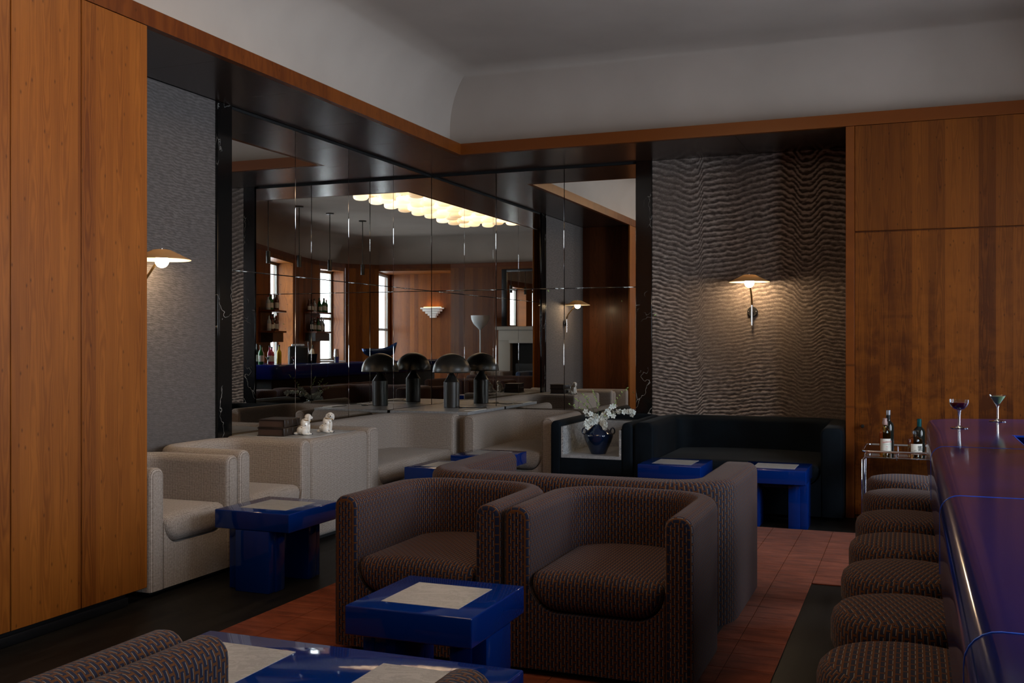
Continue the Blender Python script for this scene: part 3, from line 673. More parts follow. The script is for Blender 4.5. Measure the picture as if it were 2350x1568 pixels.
# ------------------------------------------------------------------ bar
BZ = 1.03; BX = 0.062
def bar_profile():
    # (fraction inward 0..1 / absolute offset, z)
    r = 0.045; p = [('f', 1.0, BZ), ('f', 0.5, BZ), ('a', r + 0.02, BZ)]
    for k in range(7): a = PI / 2 + PI / 2 * k / 6; p.append(('a', r + r * math.cos(a), BZ - r + r * math.sin(a)))
    p += [('a', 0.0, 0.84), ('a', 0.018, 0.80), ('a', 0.06, 0.785), ('f', 1.0, 0.785)]
    return p
def bar_piece(name, outer, inner, mat, parent, grow=0.0):
    pr = bar_profile(); v = []; f = []; n = len(pr)
    for o_, i_ in zip(outer, inner):
        o_ = Vector(o_); i_ = Vector(i_); L = (i_ - o_).length; d = (i_ - o_) / L
        for kind, a, z in pr:
            q = o_ + d * (a * L if kind == 'f' else min(a, L)); q = q - d * grow
            v.append((q.x, q.y, z + (grow if z > 0.9 else -grow)))
    m = len(outer)
    for i in range(m - 1):
        for k in range(n): f.append((i * n + k, i * n + (k + 1) % n, (i + 1) * n + (k + 1) % n, (i + 1) * n + k))
    f += [tuple(range(n))[::-1], tuple((m - 1) * n + k for k in range(n))]
    me = from_py(name, v, f); bm = bmesh.new(); bm.from_mesh(me); return mesh_obj(name, sharp(from_bm(name, bm), 30), mat, parent, smooth=False)
bar = empty('bar_counter', (0.3, 2.5, 0)); tag(bar, 'long glossy dark blue bar counter along the right edge', 'bar counter')
bar.location = (0, 0, 0)
IX, IY = 0.37, 4.44
cuts = [-0.9, 0.2, 1.43, 2.66, 3.89]
for a, b in zip(cuts[:-1], cuts[1:]): bar_piece('top_section', [(BX, a + .002), (BX, b - .002)], [(IX, a + .002), (IX, b - .002)], 'bar_lacquer', bar)
outer = [(BX, 3.892), (BX, 4.44), (BX, 5.12)] ; inner = [(IX, 3.892), (IX, IY), (IX, IY)]
for k in range(1, 9):
    a = PI - PI / 2 * k / 8 * 0.93; outer.append((BX + 0.20 + 0.20 * math.cos(a), 5.14 + 0.20 * math.sin(a) + 0.02)); inner.append((IX + 0.001 * k, IY))
outer += [(0.7, 5.48), (1.45, 5.72)]; inner += [(0.7, IY), (1.45, IY)]
bar_piece('top_section', outer, inner, 'bar_lacquer', bar)
for c in cuts[1:]: bar_piece('seam_inlay', [(BX, c - .002), (BX, c + .002)], [(IX, c - .002), (IX, c + .002)], 'blue_seam', bar, grow=0.0008)
box('seam_inlay', IX - 0.004, 1.45, IY - 0.006, IY - 0.001, BZ - 0.006, BZ + 0.001, 'blue_seam', bar)
box('seam_inlay', IX + 0.0005, IX + 0.003, 3.9, IY - 0.006, BZ - 0.004, BZ + 0.001, 'blue_seam', bar)
box('work_counter', IX + 0.01, 0.86, -0.9, IY - 0.008, 0.86, 0.92, 'black_metal', bar)
box('base', 0.36, 0.84, -0.88, 4.4, 0.0, 0.80, 'black_paint', bar)
box('base', 0.36, 1.42, 4.4, 5.1, 0.0, 0.80, 'black_paint', bar)

# stools
def stool_seat_me(R=0.205, h0=0.535, h1=0.665):
    prof = [(0.0, h0), (R - 0.03, h0), (R - 0.008, h0 + 0.01), (R, h0 + 0.03), (R, h1 - 0.045), (R - 0.006, h1 - 0.022), (R - 0.022, h1 - 0.006), (R - 0.045, h1), (R * 0.5, h1 + 0.006), (0.0, h1 + 0.008)]
    me = lathe_me('seat', prof, 48); uvl = me.uv_layers.new(name='UVMap')
    for p in me.polygons:
        cz = p.center
        for li in p.loop_indices:
            c = me.vertices[me.loops[li].vertex_index].co
            if abs(p.normal.z) > 0.75: uvl.data[li].uv = (c.x, c.y)
            else:
                a = math.atan2(c.y, c.x); ac = math.atan2(cz.y, cz.x)
                if a - ac > PI: a -= 2 * PI
                if ac - a > PI: a += 2 * PI
                rr = math.hypot(c.x, c.y); uvl.data[li].uv = (a * R, c.z + (R - rr))
    return me
st0 = empty('bar_stool', (0, 0, 0))
mesh_obj('seat', stool_seat_me(), 'dash', st0, smooth=False)
lathe('pedestal', [(0.03, 0.03), (0.03, 0.50), (0.12, 0.53), (0.12, 0.535)], 'black_metal', st0, n=20)
lathe('base_plate', [(0.0, 0.002), (0.19, 0.002), (0.19, 0.014), (0.04, 0.03), (0.0, 0.03)], 'black_metal', st0, n=28)
tube('foot_ring', [(0.14 * math.cos(2 * PI * k / 20), 0.14 * math.sin(2 * PI * k / 20), 0.26) for k in range(20)], 0.009, 'chrome', st0, 6, True)
tube('ring_spoke', [(-0.14, 0, 0.26), (0.14, 0, 0.26)], 0.007, 'chrome', st0, 6)
ords = ['nearest the camera', 'second from the camera', 'third from the camera', 'fourth from the camera, midway along the bar', 'fifth from the camera', 'sixth from the camera', 'farthest from the camera, by the chrome cart']
for k in range(7):
    s_ = st0 if k == 0 else copy_tree(st0)
    s_.location = (-0.005 - 0.004 * k, [2.50, 3.01, 3.52, 4.03, 4.60, 5.28, 5.88][k], 0); s_.rotation_euler = (0, 0, 0.35 * math.sin(k * 2.1))
    tag(s_, 'round dash-patterned bar stool at the bar, ' + ords[k], 'bar stool', 'bar stools along the counter')

# ------------------------------------------------------------------ chandelier of luminous glass pebbles on the ceiling
ch = empty('pebble_chandelier', (-1.9, 3.1, 3.85)); tag(ch, 'long ceiling light of glowing glass pebbles, seen in the mirrors', 'chandelier')
box('ceiling_plate', -0.68, 0.68, -2.1, 2.1, -0.05, -0.002, 'brass', ch)
pm = {}
for k in 'abc':
    prof = []
    for i in range(13):
        a = -PI / 2 + PI * i / 12; prof.append((0.118 * abs(math.cos(a)) ** 0.55 if i not in (0, 12) else 0.0, 0.062 * math.copysign(abs(math.sin(a)) ** 0.75, math.sin(a))))
    pm[k] = lathe_me('glass_pebble', prof, 20); pm[k].materials.append(M['pebble_' + k])
rr_ = random.Random(5)
for i in range(6):
    for j in range(17):
        x = -0.60 + i * 0.24; y = -2.0 + j * 0.245 + (0.12 if i % 2 else 0)
        mesh_obj('glass_pebble', pm[rr_.choice('aaabbc')], None, ch, (x, y, -0.12 - 0.09 * ((i + j) % 2) - rr_.random() * 0.03), (0, 0, rr_.random() * 6), smooth=False)

# ------------------------------------------------------------------ wall lamps
def wall_lamp(loc, rz, label):
    r = empty('wall_lamp', loc, rz); tag(r, label, 'wall lamp', 'hat-shaped wall lamps')     # local: wall at y=0, room towards -y
    bp = lathe('back_plate', [(0.0, 0.0), (0.046, 0.0), (0.046, 0.014), (0.042, 0.018), (0.0, 0.018)], 'black_metal', r, (0, 0, 0), 28, (PI / 2, 0, 0))
    for sx_ in (-0.034, 0.034): lathe('screw', [(0.0, 0.018), (0.006, 0.018), (0.005, 0.022), (0.0, 0.023)], 'chrome', bp, (sx_, 0, 0), 10)
    tube('lower_stem', [(0, -0.035, -0.125), (0, -0.035, 0.10)], 0.0085, 'chrome', r, 12)
    tube('upper_stem', [(0, -0.035, 0.06), (0, -0.06, 0.13), (0.0, -0.175, 0.262)], 0.0085, 'brass', r, 12)
    tube('wall_arm', [(0, -0.018, 0.0), (0, -0.036, 0.0)], 0.012, 'black_metal', r, 12)
    sh = lathe('lamp_shade', [(0.178, 0.0), (0.12, 0.028), (0.055, 0.060), (0.03, 0.064), (0.0, 0.064)], 'tan_enamel', r, (0, -0.20, 0.262), 48, cap=False)
    lathe('inner_shade', [(0.178, -0.0035), (0.12, 0.0235), (0.055, 0.0555), (0.0, 0.0595)], 'shade_lining', sh, (0, 0, 0), 48, cap=False)
    lathe('finial', [(0.004, 0.064), (0.004, 0.070), (0.0, 0.071)], 'chrome', sh, (0, 0, 0), 10)
    lathe('bulb', [(0.042 * math.cos(-PI / 2 + PI * i / 14), 0.042 * math.sin(-PI / 2 + PI * i / 14)) for i in range(15)], 'bulb', r, (0, -0.20, 0.252), 24)
    return r
wall_lamp((-1.353, YM - 0.004, 1.672), 0.0, 'hat-shaped wall lamp glowing on the combed plaster above the navy sofa')
wall_lamp((XM + 0.002, 5.15, 1.655), PI / 2, 'hat-shaped wall lamp half hidden by the cherry panel on the left')

# ------------------------------------------------------------------ table lamp
tl = empty('table_lamp', (-4.205, 9.06, 0.7525)); tag(tl, 'dark metal mushroom lamp with dome shade on the corner marble', 'table lamp')
lathe('lamp_base', [(0.0, 0.0), (0.074, 0.0), (0.078, 0.004), (0.078, 0.25)], 'lamp_bronze', tl, n=40)
lathe('lamp_neck', [(0.078, 0.25), (0.018, 0.338), (0.012, 0.352), (0.0, 0.352)], 'black_metal', tl, n=40)
dome = [(0.186, 0.342), (0.188, 0.348)] + [(0.186 * math.cos(PI / 2 * i / 12), 0.352 + 0.178 * math.sin(PI / 2 * i / 12)) for i in range(13)]
lathe('lamp_shade', dome, 'lamp_bronze', tl, n=48, cap=False)
lathe('inner_shade', [(0.183, 0.343)] + [(0.182 * math.cos(PI / 2 * i / 10), 0.347 + 0.176 * math.sin(PI / 2 * i / 10)) for i in range(11)], 'white_enamel', tl, n=48, cap=False)
for a in (0.6, 2.7, 4.8): tube('shade_rod', [(0.05 * math.cos(a), 0.05 * math.sin(a), 0.30), (0.10 * math.cos(a), 0.10 * math.sin(a), 0.48)], 0.0035, 'black_metal', tl, 6)
tube('power_cord', [(0.07, 0.02, 0.006), (0.13, -0.02, 0.005), (0.2, 0.0, 0.005), (0.27, 0.08, 0.005), (0.33, 0.1, 0.005), (0.36, 0.02, 0.005)], 0.004, 'black_paint', tl, 6)
lathe('cord_switch', [(0.0, 0.0), (0.035, 0.0), (0.035, 0.008), (0.02, 0.014), (0.0, 0.015)], 'black_paint', tl, (0.14, -0.06, 0.0), 20)

# ------------------------------------------------------------------ books, china dogs
def book(loc, rz, w, d, h, label):
    r = empty('book', loc, rz); tag(r, label, 'book', 'old books beside the china dogs')
    box('pages', -w / 2 + 0.006, w / 2 - 0.008, -d / 2 + 0.008, d / 2 - 0.008, 0.006, h - 0.006, 'page_edge', r)
    box('cover', -w / 2, w / 2, -d / 2, d / 2, 0.0, 0.006, 'leather', r, bev=0.002, seg=1); box('cover', -w / 2, w / 2, -d / 2, d / 2, h - 0.006, h, 'leather', r, bev=0.002, seg=1)
    bm = bmesh.new(); bx(bm, w / 2 - 0.010, w / 2 + 0.004, -d / 2, d / 2, 0.0, h, 0.006, 3); sp = mesh_obj('spine', from_bm('spine', bm), 'leather', r)
    for yy in (-0.3, 0.0, 0.3): box('spine_band', w / 2 + 0.001, w / 2 + 0.006, yy * d - 0.004, yy * d + 0.004, 0.001, h - 0.001, 'leather', sp, bev=0.002, seg=1)
book((-4.27, 6.235, 0.7248), 0.12, 0.21, 0.27, 0.060, 'old dark leather book, bottom one of the two beside the china dogs')
book((-4.275, 6.24, 0.7850), 0.16, 0.205, 0.26, 0.058, 'old dark leather book, top one of the two beside the china dogs')
def dog(loc, rz, turn, label):
    r = empty('china_dog', loc, rz); tag(r, label, 'figurine', 'pair of china spaniels')
    # faces +x, seated
    hc = Vector((0.020, 0, 0.128)); h = lambda x, y, z: tuple(hc + Matrix.Rotation(turn, 3, 'Z') @ Vector((x, y, z)))
    z0 = (0, 0, 0); P_ = [((-0.020, 0, 0.034), (0.042, 0.036, 0.034), z0), ((-0.004, 0, 0.070), (0.030, 0.030, 0.048), (0, -0.25, 0)), ((0.010, 0, 0.098), (0.024, 0.025, 0.03), z0),
          (h(0, 0, 0), (0.026, 0.024, 0.024), z0), (h(0.022, 0, -0.006), (0.016, 0.013, 0.012), z0),
          (h(-0.004, 0.023, -0.012), (0.011, 0.007, 0.026), z0), (h(-0.004, -0.023, -0.012), (0.011, 0.007, 0.026), z0),
          ((0.024, 0.014, 0.045), (0.010, 0.010, 0.045), (0, 0.08, 0)), ((0.024, -0.014, 0.045), (0.010, 0.010, 0.045), (0, 0.08, 0)),
          ((0.034, 0.014, 0.007), (0.014, 0.010, 0.007), z0), ((0.034, -0.014, 0.007), (0.014, 0.010, 0.007), z0),
          ((-0.010, 0.030, 0.026), (0.026, 0.014, 0.026), z0), ((-0.010, -0.030, 0.026), (0.026, 0.014, 0.026), z0),
          ((0.010, 0.036, 0.007), (0.020, 0.010, 0.007), z0), ((0.010, -0.036, 0.007), (0.020, 0.010, 0.007), z0), ((-0.058, 0.012, 0.012), (0.024, 0.012, 0.011), z0)]
    me = blob_me('body', P_, 0.0032, 3); mesh_obj('body', me, 'porcelain', r)
    def dot(nm, p, rad, mat):
        bm = bmesh.new(); bmesh.ops.create_icosphere(bm, subdivisions=2, radius=rad); mesh_obj(nm, from_bm(nm, bm), mat, r, p)
    dot('nose', h(0.037, 0, -0.004), 0.0045, 'black_ink')
    for s_ in (-1, 1): dot('eye', h(0.020, s_ * 0.010, 0.008), 0.0032, 'black_ink'); dot('paw', (0.047, s_ * 0.014, 0.006), 0.0052, 'black_metal')
    tube('collar', [(0.008 + 0.026 * math.cos(a), 0.027 * math.sin(a), 0.106 - 0.004 * math.cos(a)) for a in [2 * PI * k / 16 for k in range(16)]], 0.0026, 'gold_paint', r, 6, True)
    dot('padlock', (0.037, 0, 0.098), 0.005, 'gold_paint')
    for p in ((0.018, 0.024, 0.075), (0.0, 0.029, 0.085), (-0.03, 0.028, 0.05), (0.024, -0.02, 0.08), (-0.005, -0.029, 0.07), (-0.03, -0.03, 0.055), (-0.045, 0.02, 0.045), (-0.045, -0.02, 0.045)): dot('spot', p, 0.0036, 'gold_paint' if p[0] < -0.02 else 'black_metal')
dog((-4.085, 6.29, 0.7248), 0.75, 0.35, 'white china spaniel figurine in profile, nearer the books')
dog((-4.030, 6.50, 0.7248), 0.35, -1.25, 'white china spaniel figurine facing the room, right of its twin')

# ------------------------------------------------------------------ vase and orchid branches
VX, VY, VZ = -2.515, 8.42, 0.4325
vs = empty('vase', (VX, VY, VZ), TH); tag(vs, 'dark blue glazed vase with two loop handles in the marble box', 'vase')
lathe('vase_body', [(0.0, 0.0), (0.062, 0.0), (0.066, 0.006), (0.085, 0.05), (0.112, 0.105), (0.126, 0.15), (0.127, 0.166), (0.118, 0.180), (0.075, 0.222), (0.030, 0.258), (0.020, 0.270), (0.021, 0.278), (0.017, 0.278), (0.014, 0.262)], 'navy_glaze', vs, n=48, cap=False)
for s_ in (-1, 1): tube('handle', [(s_ * (0.118 + 0.018 * math.cos(a) * 1.0 + 0.004), 0, 0.196 + 0.026 * math.sin(a)) for a in [2 * PI * k / 18 for k in range(18)]], 0.0062, 'navy_glaze', vs, 8, True)
orc = empty('orchid_branches', (VX, VY, VZ + 0.262), TH); tag(orc, 'white orchid sprays with green buds standing in the blue vase', 'flowers')
def petal_flower():
    v = []; f = []
    for k in range(5):
        a = 2 * PI * k / 5; c, s_ = math.cos(a), math.sin(a); b = len(v)
        for (l, w, z) in ((0.003, 0.0, 0.0), (0.010, 0.0075, 0.004), (0.010, -0.0075, 0.004), (0.020, 0.009, 0.006), (0.020, -0.009, 0.006), (0.027, 0.0, 0.003)): v.append((c * l - s_ * w, s_ * l + c * w, z))
        f += [(b, b + 2, b + 1), (b + 1, b + 2, b + 4, b + 3), (b + 3, b + 4, b + 5)]
    me = from_py('blossom', v, f); bm = bmesh.new(); bm.from_mesh(me)
    bmesh.ops.solidify(bm, geom=bm.faces[:], thickness=0.0012); bmesh.ops.create_icosphere(bm, subdivisions=1, radius=0.006, matrix=Matrix.Translation((0, 0, 0.006)))
    return from_bm('blossom', bm)
blos = petal_flower(); blos.materials.append(M['petal'])
bm = bmesh.new(); bmesh.ops.create_icosphere(bm, subdivisions=1, radius=1.0, matrix=Matrix.Diagonal((0.005, 0.005, 0.013, 1))); budm = from_bm('bud', bm); budm.materials.append(M['bud'])
rnd = random.Random(21)
# each spray: control points in local x (across), z (up), y (depth); flower span, bud span
sprays = [([(0, 0, 0), (-0.03, 0.035, 0), (-0.10, 0.085, 0), (-0.19, 0.125, 0.02)], (0.25, 0.62), (0.6, 1.0)),
          ([(0, 0, 0), (-0.035, 0.06, 0.02), (-0.085, 0.12, 0.02), (-0.150, 0.165, 0.03)], (0.2, 0.35), (0.55, 1.0)),
          ([(0, 0, 0), (-0.03, 0.08, -0.01), (-0.07, 0.15, -0.01), (-0.100, 0.195, 0.0)], (0.15, 0.25), (0.6, 1.0)),
          ([(0, 0, 0), (0.0, 0.07, 0.01), (-0.008, 0.14, 0.0), (-0.028, 0.22, 0.0)], (0.1, 0.25), (0.5, 1.0)),
          ([(0, 0, 0), (0.05, 0.045, 0), (0.15, 0.085, 0.01), (0.255, 0.10, 0.01), (0.29, 0.075, 0.01)], (0.2, 1.0), (0.3, 0.5)),
          ([(0, 0, 0), (0.06, 0.06, 0.03), (0.15, 0.14, 0.03), (0.24, 0.24, 0.03)], (0.25, 0.6), (0.5, 1.0)),
          ([(0, 0, 0), (0.03, 0.015, -0.03), (0.05, 0.0, -0.07), (0.05, -0.03, -0.08)], (0.2, 1.0), (2, 2)),
          ([(0, 0, 0), (-0.04, 0.02, -0.03), (-0.075, 0.012, -0.05), (-0.085, -0.02, -0.06)], (0.2, 1.0), (2, 2))]
def cr(pts, t):
    n = len(pts) - 1; k = min(int(t * n), n - 1); u = t * n - k; g_ = lambda i: Vector(pts[max(0, min(n, i))])
    a, b, c, d = g_(k - 1), g_(k), g_(k + 1), g_(k + 2)
    return 0.5 * ((2 * b) + (c - a) * u + (2 * a - 5 * b + 4 * c - d) * u * u + (3 * b - a - 3 * c + d) * u ** 3)
for pts, fl, bd in sprays:
    kx = 1.30 if pts[-1][0] < 0 else 1.02; kz = 1.28 if pts[-1][1] > 0.12 else 1.05
    q = [(p[0] * kx, p[2], p[1] * kz) for p in pts]; tube('stem', [cr(q, k / 10) for k in range(11)], [0.0024 - 0.0012 * k / 10 for k in range(11)], 'stem', orc, 5)
    k = fl[0]
    while k <= fl[1]:
        p = cr(q, k); mesh_obj('blossom', blos, None, orc, p + Vector((rnd.uniform(-.014, .014), rnd.uniform(-.02, .012), rnd.uniform(-.018, .014))), (PI / 2 + rnd.uniform(-.7, .7), rnd.uniform(-.7, .7), rnd.uniform(-.8, .8)), smooth=False); k += 0.055
    k = bd[0]
    while k <= bd[1]:
        p = cr(q, k); s_ = rnd.choice((-1, 1)); mesh_obj('bud', budm, None, orc, p + Vector((s_ * rnd.uniform(.006, .014), rnd.uniform(-.01, .01), rnd.uniform(0, .01))), (rnd.uniform(-.5, .5), s_ * rnd.uniform(.4, 1.2), 0), smooth=True); k += 0.06

# ------------------------------------------------------------------ cocktails on the bar
def glass(loc, kind, label):
    r = empty('cocktail_glass', loc); tag(r, label, 'cocktail')
    if kind == 'coupe':
        foot = [(0.0, 0.0), (0.036, 0.0), (0.037, 0.002), (0.010, 0.006), (0.0045, 0.012), (0.0045, 0.05), (0.007, 0.070), (0.010, 0.076)]
        bowl = [(0.006, 0.074), (0.020, 0.080), (0.033, 0.093), (0.038, 0.107), (0.0385, 0.122), (0.0375, 0.122), (0.0370, 0.107), (0.032, 0.0945), (0.019, 0.082), (0.0, 0.077)]
        liq = [(0.0, 0.078), (0.0185, 0.0828), (0.0315, 0.095), (0.0362, 0.106), (0.0362, 0.109), (0.0, 0.109)]; lm = 'red_cocktail'
    else:
        foot = [(0.0, 0.0), (0.036, 0.0), (0.037, 0.002), (0.010, 0.007), (0.0038, 0.014), (0.0038, 0.062), (0.007, 0.072)]
        bowl = [(0.005, 0.070), (0.014, 0.084), (0.039, 0.122), (0.0382, 0.1225), (0.013, 0.0855), (0.0, 0.073)]
        liq = [(0.0, 0.0745), (0.0125, 0.0858), (0.0335, 0.1165), (0.0, 0.1165)]; lm = 'green_cocktail'
    lathe('foot_and_stem', foot, 'drink_glass', r, n=40, cap=False); lathe('bowl', bowl, 'bowl_glass', r, n=40, cap=False); lathe('drink', liq, lm, r, n=40)
glass((0.187, 4.73, BZ + 0.0008), 'coupe', 'coupe glass with dark red cocktail on the bar')
glass((0.368, 5.19, BZ + 0.0008), 'martini', 'martini glass with pale green cocktail on the bar')

# ------------------------------------------------------------------ chrome cart with bottles
CX0, CX1, CY0, CY1, CZ = -0.335, 0.36, 7.80, 8.36, 0.565
ca = empty('bar_cart', (0, 0, 0)); tag(ca, 'chrome tube serving cart against the cherry door', 'cart')
def rrect(x0, x1, y0, y1, r, z, n=6):
    p = []
    for cx_, cy_, a0 in ((x1 - r, y1 - r, 0), (x0 + r, y1 - r, PI / 2), (x0 + r, y0 + r, PI), (x1 - r, y0 + r, 1.5 * PI)):
        for k in range(n + 1): a = a0 + PI / 2 * k / n; p.append((cx_ + r * math.cos(a), cy_ + r * math.sin(a), z))
    return p
for zz in (CZ + 0.038, 0.22): tube('rail', rrect(CX0, CX1, CY0, CY1, 0.05, zz), 0.0085, 'chrome', ca, 10, True)
for zz in (CZ, 0.18):
    box('tray', CX0 + 0.01, CX1 - 0.01, CY0 + 0.008, CY1 - 0.008, zz - 0.012, zz - 0.002, 'chrome', ca, bev=0.003, seg=1)
for x in (CX0, CX1):
    for y in (CY0 + 0.06, CY1 - 0.06):
        tube('leg', [(x, y, 0.055), (x, y, CZ - 0.03), (x + (0.02 if x < 0 else -0.02), y, CZ - 0.008)], 0.010, 'chrome', ca, 10)
        lathe('wheel', [(0.0, -0.012), (0.024, -0.012), (0.028, -0.006), (0.028, 0.006), (0.024, 0.012), (0.0, 0.012)], 'black_paint', ca, (x, y, 0.0285), 20, (0, PI / 2, 0))
for x in (-0.1, 0.13):
    for y in (CY0, CY1): tube('rail_post', [(x, y, CZ - 0.02), (x, y, CZ + 0.038)], 0.006, 'chrome', ca, 8)
def text_part(body, size, loc, rot, mat, parent, name='label_text'):
    cu = bpy.data.curves.new(name, 'FONT'); cu.body = body; cu.size = size; cu.align_x = 'CENTER'; cu.extrude = 0.0001
    o = bpy.data.objects.new('tmp', cu); C.objects.link(o); dg = bpy.context.evaluated_depsgraph_get()
    me = bpy.data.meshes.new_from_object(o.evaluated_get(dg)); bpy.data.objects.remove(o, do_unlink=True)
    me.materials.clear(); return mesh_obj(name, me, mat, parent, loc, rot, smooth=False)
def curved_label(parent, R, z0, z1, span, mat='paper', a0=-PI / 2):
    v = []; f = []; n = 14
    for j, z in enumerate((z0, z1)):
        for i in range(n + 1): a = a0 - span / 2 + span * i / n; v.append((R * math.cos(a), R * math.sin(a), z))
    for i in range(n): f.append((i, i + 1, n + 2 + i, n + 1 + i))
    return mesh_obj('label', from_py('label', v, f), mat, parent)
def bottle(loc, prof, mat, label, rz=TH, n=32, liquid=None, group=None):
    r = empty('bottle', loc, rz); tag(r, label, 'bottle', group); lathe('glass_body', prof, mat, r, n=n); return r
whisky = [(0.0, 0.0), (0.036, 0.0), (0.039, 0.004), (0.039, 0.165), (0.037, 0.180), (0.026, 0.195), (0.0165, 0.206), (0.0155, 0.222), (0.0185, 0.24), (0.0145, 0.255), (0.0145, 0.27)]
b = bottle((-0.185, 7.93, CZ), whisky, 'amber_glass', 'tall whisky bottle with cream label, front left on the chrome cart')
curved_label(b, 0.0394, 0.035, 0.125, 2.5); lathe('neck_foil', [(0.0175, 0.225), (0.0195, 0.24), (0.0155, 0.256), (0.0155, 0.272), (0.0, 0.272)], 'rose_foil', b, n=24)
text_part('Glenfarclas', 0.0155, (0, -0.0405, 0.098), (PI / 2, -0.12, 0), 'red_ink', b); text_part('15', 0.014, (0, -0.0405, 0.062), (PI / 2, 0, 0), 'red_ink', b); text_part('SINGLE HIGHLAND', 0.0065, (0, -0.0405, 0.083), (PI / 2, 0, 0), 'green_ink', b); text_part('MALT', 0.007, (0, -0.0405, 0.048), (PI / 2, 0, 0), 'black_ink', b)
b = bottle((-0.165, 8.12, CZ), [(0.0, 0.0), (0.038, 0.0), (0.040, 0.004), (0.040, 0.20), (0.034, 0.222), (0.016, 0.240), (0.0145, 0.262)], 'dark_bottle', 'dark bottle with grey capsule behind the tall whisky bottle')
lathe('capsule', [(0.0155, 0.250), (0.0155, 0.318), (0.0, 0.319)], 'black_paint', b, n=20); lathe('capsule_top', [(0.016, 0.285), (0.016, 0.32), (0.0, 0.321)], 'grey_foil', b, n=20)
deca = [(0.0, 0.0), (0.047, 0.0), (0.050, 0.004), (0.050, 0.120), (0.048, 0.128), (0.028, 0.140), (0.016, 0.148), (0.015, 0.160)]
b = bottle((0.020, 7.93, CZ), deca, 'whisky_glass', 'squat whisky decanter with glass stopper, front right on the chrome cart', n=24)
curved_label(b, 0.0504, 0.02, 0.095, 1.9); lathe('stopper', [(0.014, 0.155), (0.024, 0.170), (0.025, 0.185), (0.022, 0.189), (0.0, 0.190)], 'clear_glass', b, n=20)
text_part('\u97ff', 0.042, (0.018, -0.0515, 0.048), (PI / 2, 0, 0), 'black_ink', b); text_part('HIBIKI', 0.008, (-0.018, -0.0515, 0.046), (PI / 2, 0, 0), 'black_ink', b); text_part('SUNTORY WHISKY', 0.0048, (-0.016, -0.0515, 0.036), (PI / 2, 0, 0), 'black_ink', b)
b = bottle((0.050, 8.11, CZ), [(0.0, 0.0), (0.040, 0.0), (0.042, 0.004), (0.042, 0.165), (0.036, 0.185), (0.016, 0.205), (0.0145, 0.215)], 'dark_bottle', 'dark bottle with teal capsule behind the squat decanter')
lathe('capsule', [(0.0165, 0.205), (0.0165, 0.262), (0.0, 0.263)], 'teal_foil', b, n=20)

# ------------------------------------------------------------------ behind the bar (seen in the mirrors)
def on_wall(p0, p1, s_, off):
    p0 = Vector(p0); d = (Vector(p1) - p0).normalized(); n_ = Vector((-d.y, d.x)); q = p0 + d * s_ + n_ * off; return q.x, q.y, math.atan2(d.y, d.x)
bprof = lambda R, h: [(0.0, 0.0), (R * 0.92, 0.0), (R, 0.004), (R, h * 0.58), (R * 0.85, h * 0.66), (R * 0.42, h * 0.76), (R * 0.36, h * 0.82), (R * 0.36, h * 0.98)]
bar_mats = ['amber_bottle', 'dark_bottle', 'amber_bottle', 'clear_bottle', 'green_bottle']
protos = {}
def small_bottle(x, y, z, R, h, mat, cap, label, group, paper=True):
    r = empty('bottle', (x, y, z), -2.2); tag(r, label, 'bottle', group); key = (R, h)
    if key not in protos:
        protos[key] = (lathe_me('glass_body', bprof(R, h), 16), lathe_me('cap', [(R * 0.40, h * 0.93), (R * 0.42, h), (0.0, h + 0.001)], 12))
    a = mesh_obj('glass_body', protos[key][0].copy(), mat, r, smooth=False); mesh_obj('cap', protos[key][1].copy(), cap, r, smooth=False)
    if paper: curved_label(r, R + 0.0006, h * 0.14, h * 0.46, 2.4)
def shelf_unit(p0, p1, s0, s1, zs, label, blab, seed):
    rs = random.Random(seed); x, y, a = on_wall(p0, p1, 0, 0); r = empty('bar_shelf', (x, y, 0), a); tag(r, label, 'shelf', 'bottle shelves by the windows')
    box('back_board', s0, s1 - 0.05, 0.001, 0.03, zs[0] - 0.22, zs[-1] + 0.05, 'cherry_dark', r)
    for z in zs: box('shelf_board', s0, s1, 0.03, 0.31, z - 0.035, z, 'cherry_dark', r, bev=0.002, seg=1)
    box('shelf_box', s0 + 0.04, s1 - 0.06, 0.03, 0.26, zs[0] - 0.21, zs[0] - 0.036, 'black_paint', r)
    cn = dict(amber_bottle='amber', dark_bottle='dark', clear_bottle='clear', green_bottle='green'); on = ['first', 'second', 'third', 'fourth', 'fifth', 'sixth', 'seventh', 'eighth', 'ninth', 'tenth', 'eleventh', 'twelfth']
    for z in zs:
        ii = 0; k = s0 + 0.07; lv = 'upper' if z == zs[-1] else 'lower'
        while k < s1 - 0.05:
            bx_, by_, _ = on_wall(p0, p1, k, 0.10 + 0.11 * rs.random()); R = rs.choice((0.036, 0.040, 0.045)); m = rs.choice(bar_mats)
            small_bottle(bx_, by_, z + 0.0008, R, rs.choice((0.26, 0.29, 0.32)), m, rs.choice(('black_paint', 'red_ink', 'grey_foil')), '%s bottle, %s from right on the %s mirrored shelf %s' % (cn[m], on[ii], lv, blab), 'bottles on the %s shelf %s' % (lv, blab)); k += 2 * R + 0.012 + 0.02 * rs.random(); ii += 1
P5_, P6_, P7_ = OUT[5], OUT[6], OUT[7]
shelf_unit(P6_, P7_, 1.66, 2.45, (1.60, 1.99), 'dark wood bottle shelves left of the first window, seen in the mirror', 'by the first window', 3)
shelf_unit(P5_, P6_, 0.05, 1.05, (1.62, 2.04), 'dark wood bottle shelves between the two windows, seen in the mirror', 'between the windows', 8)
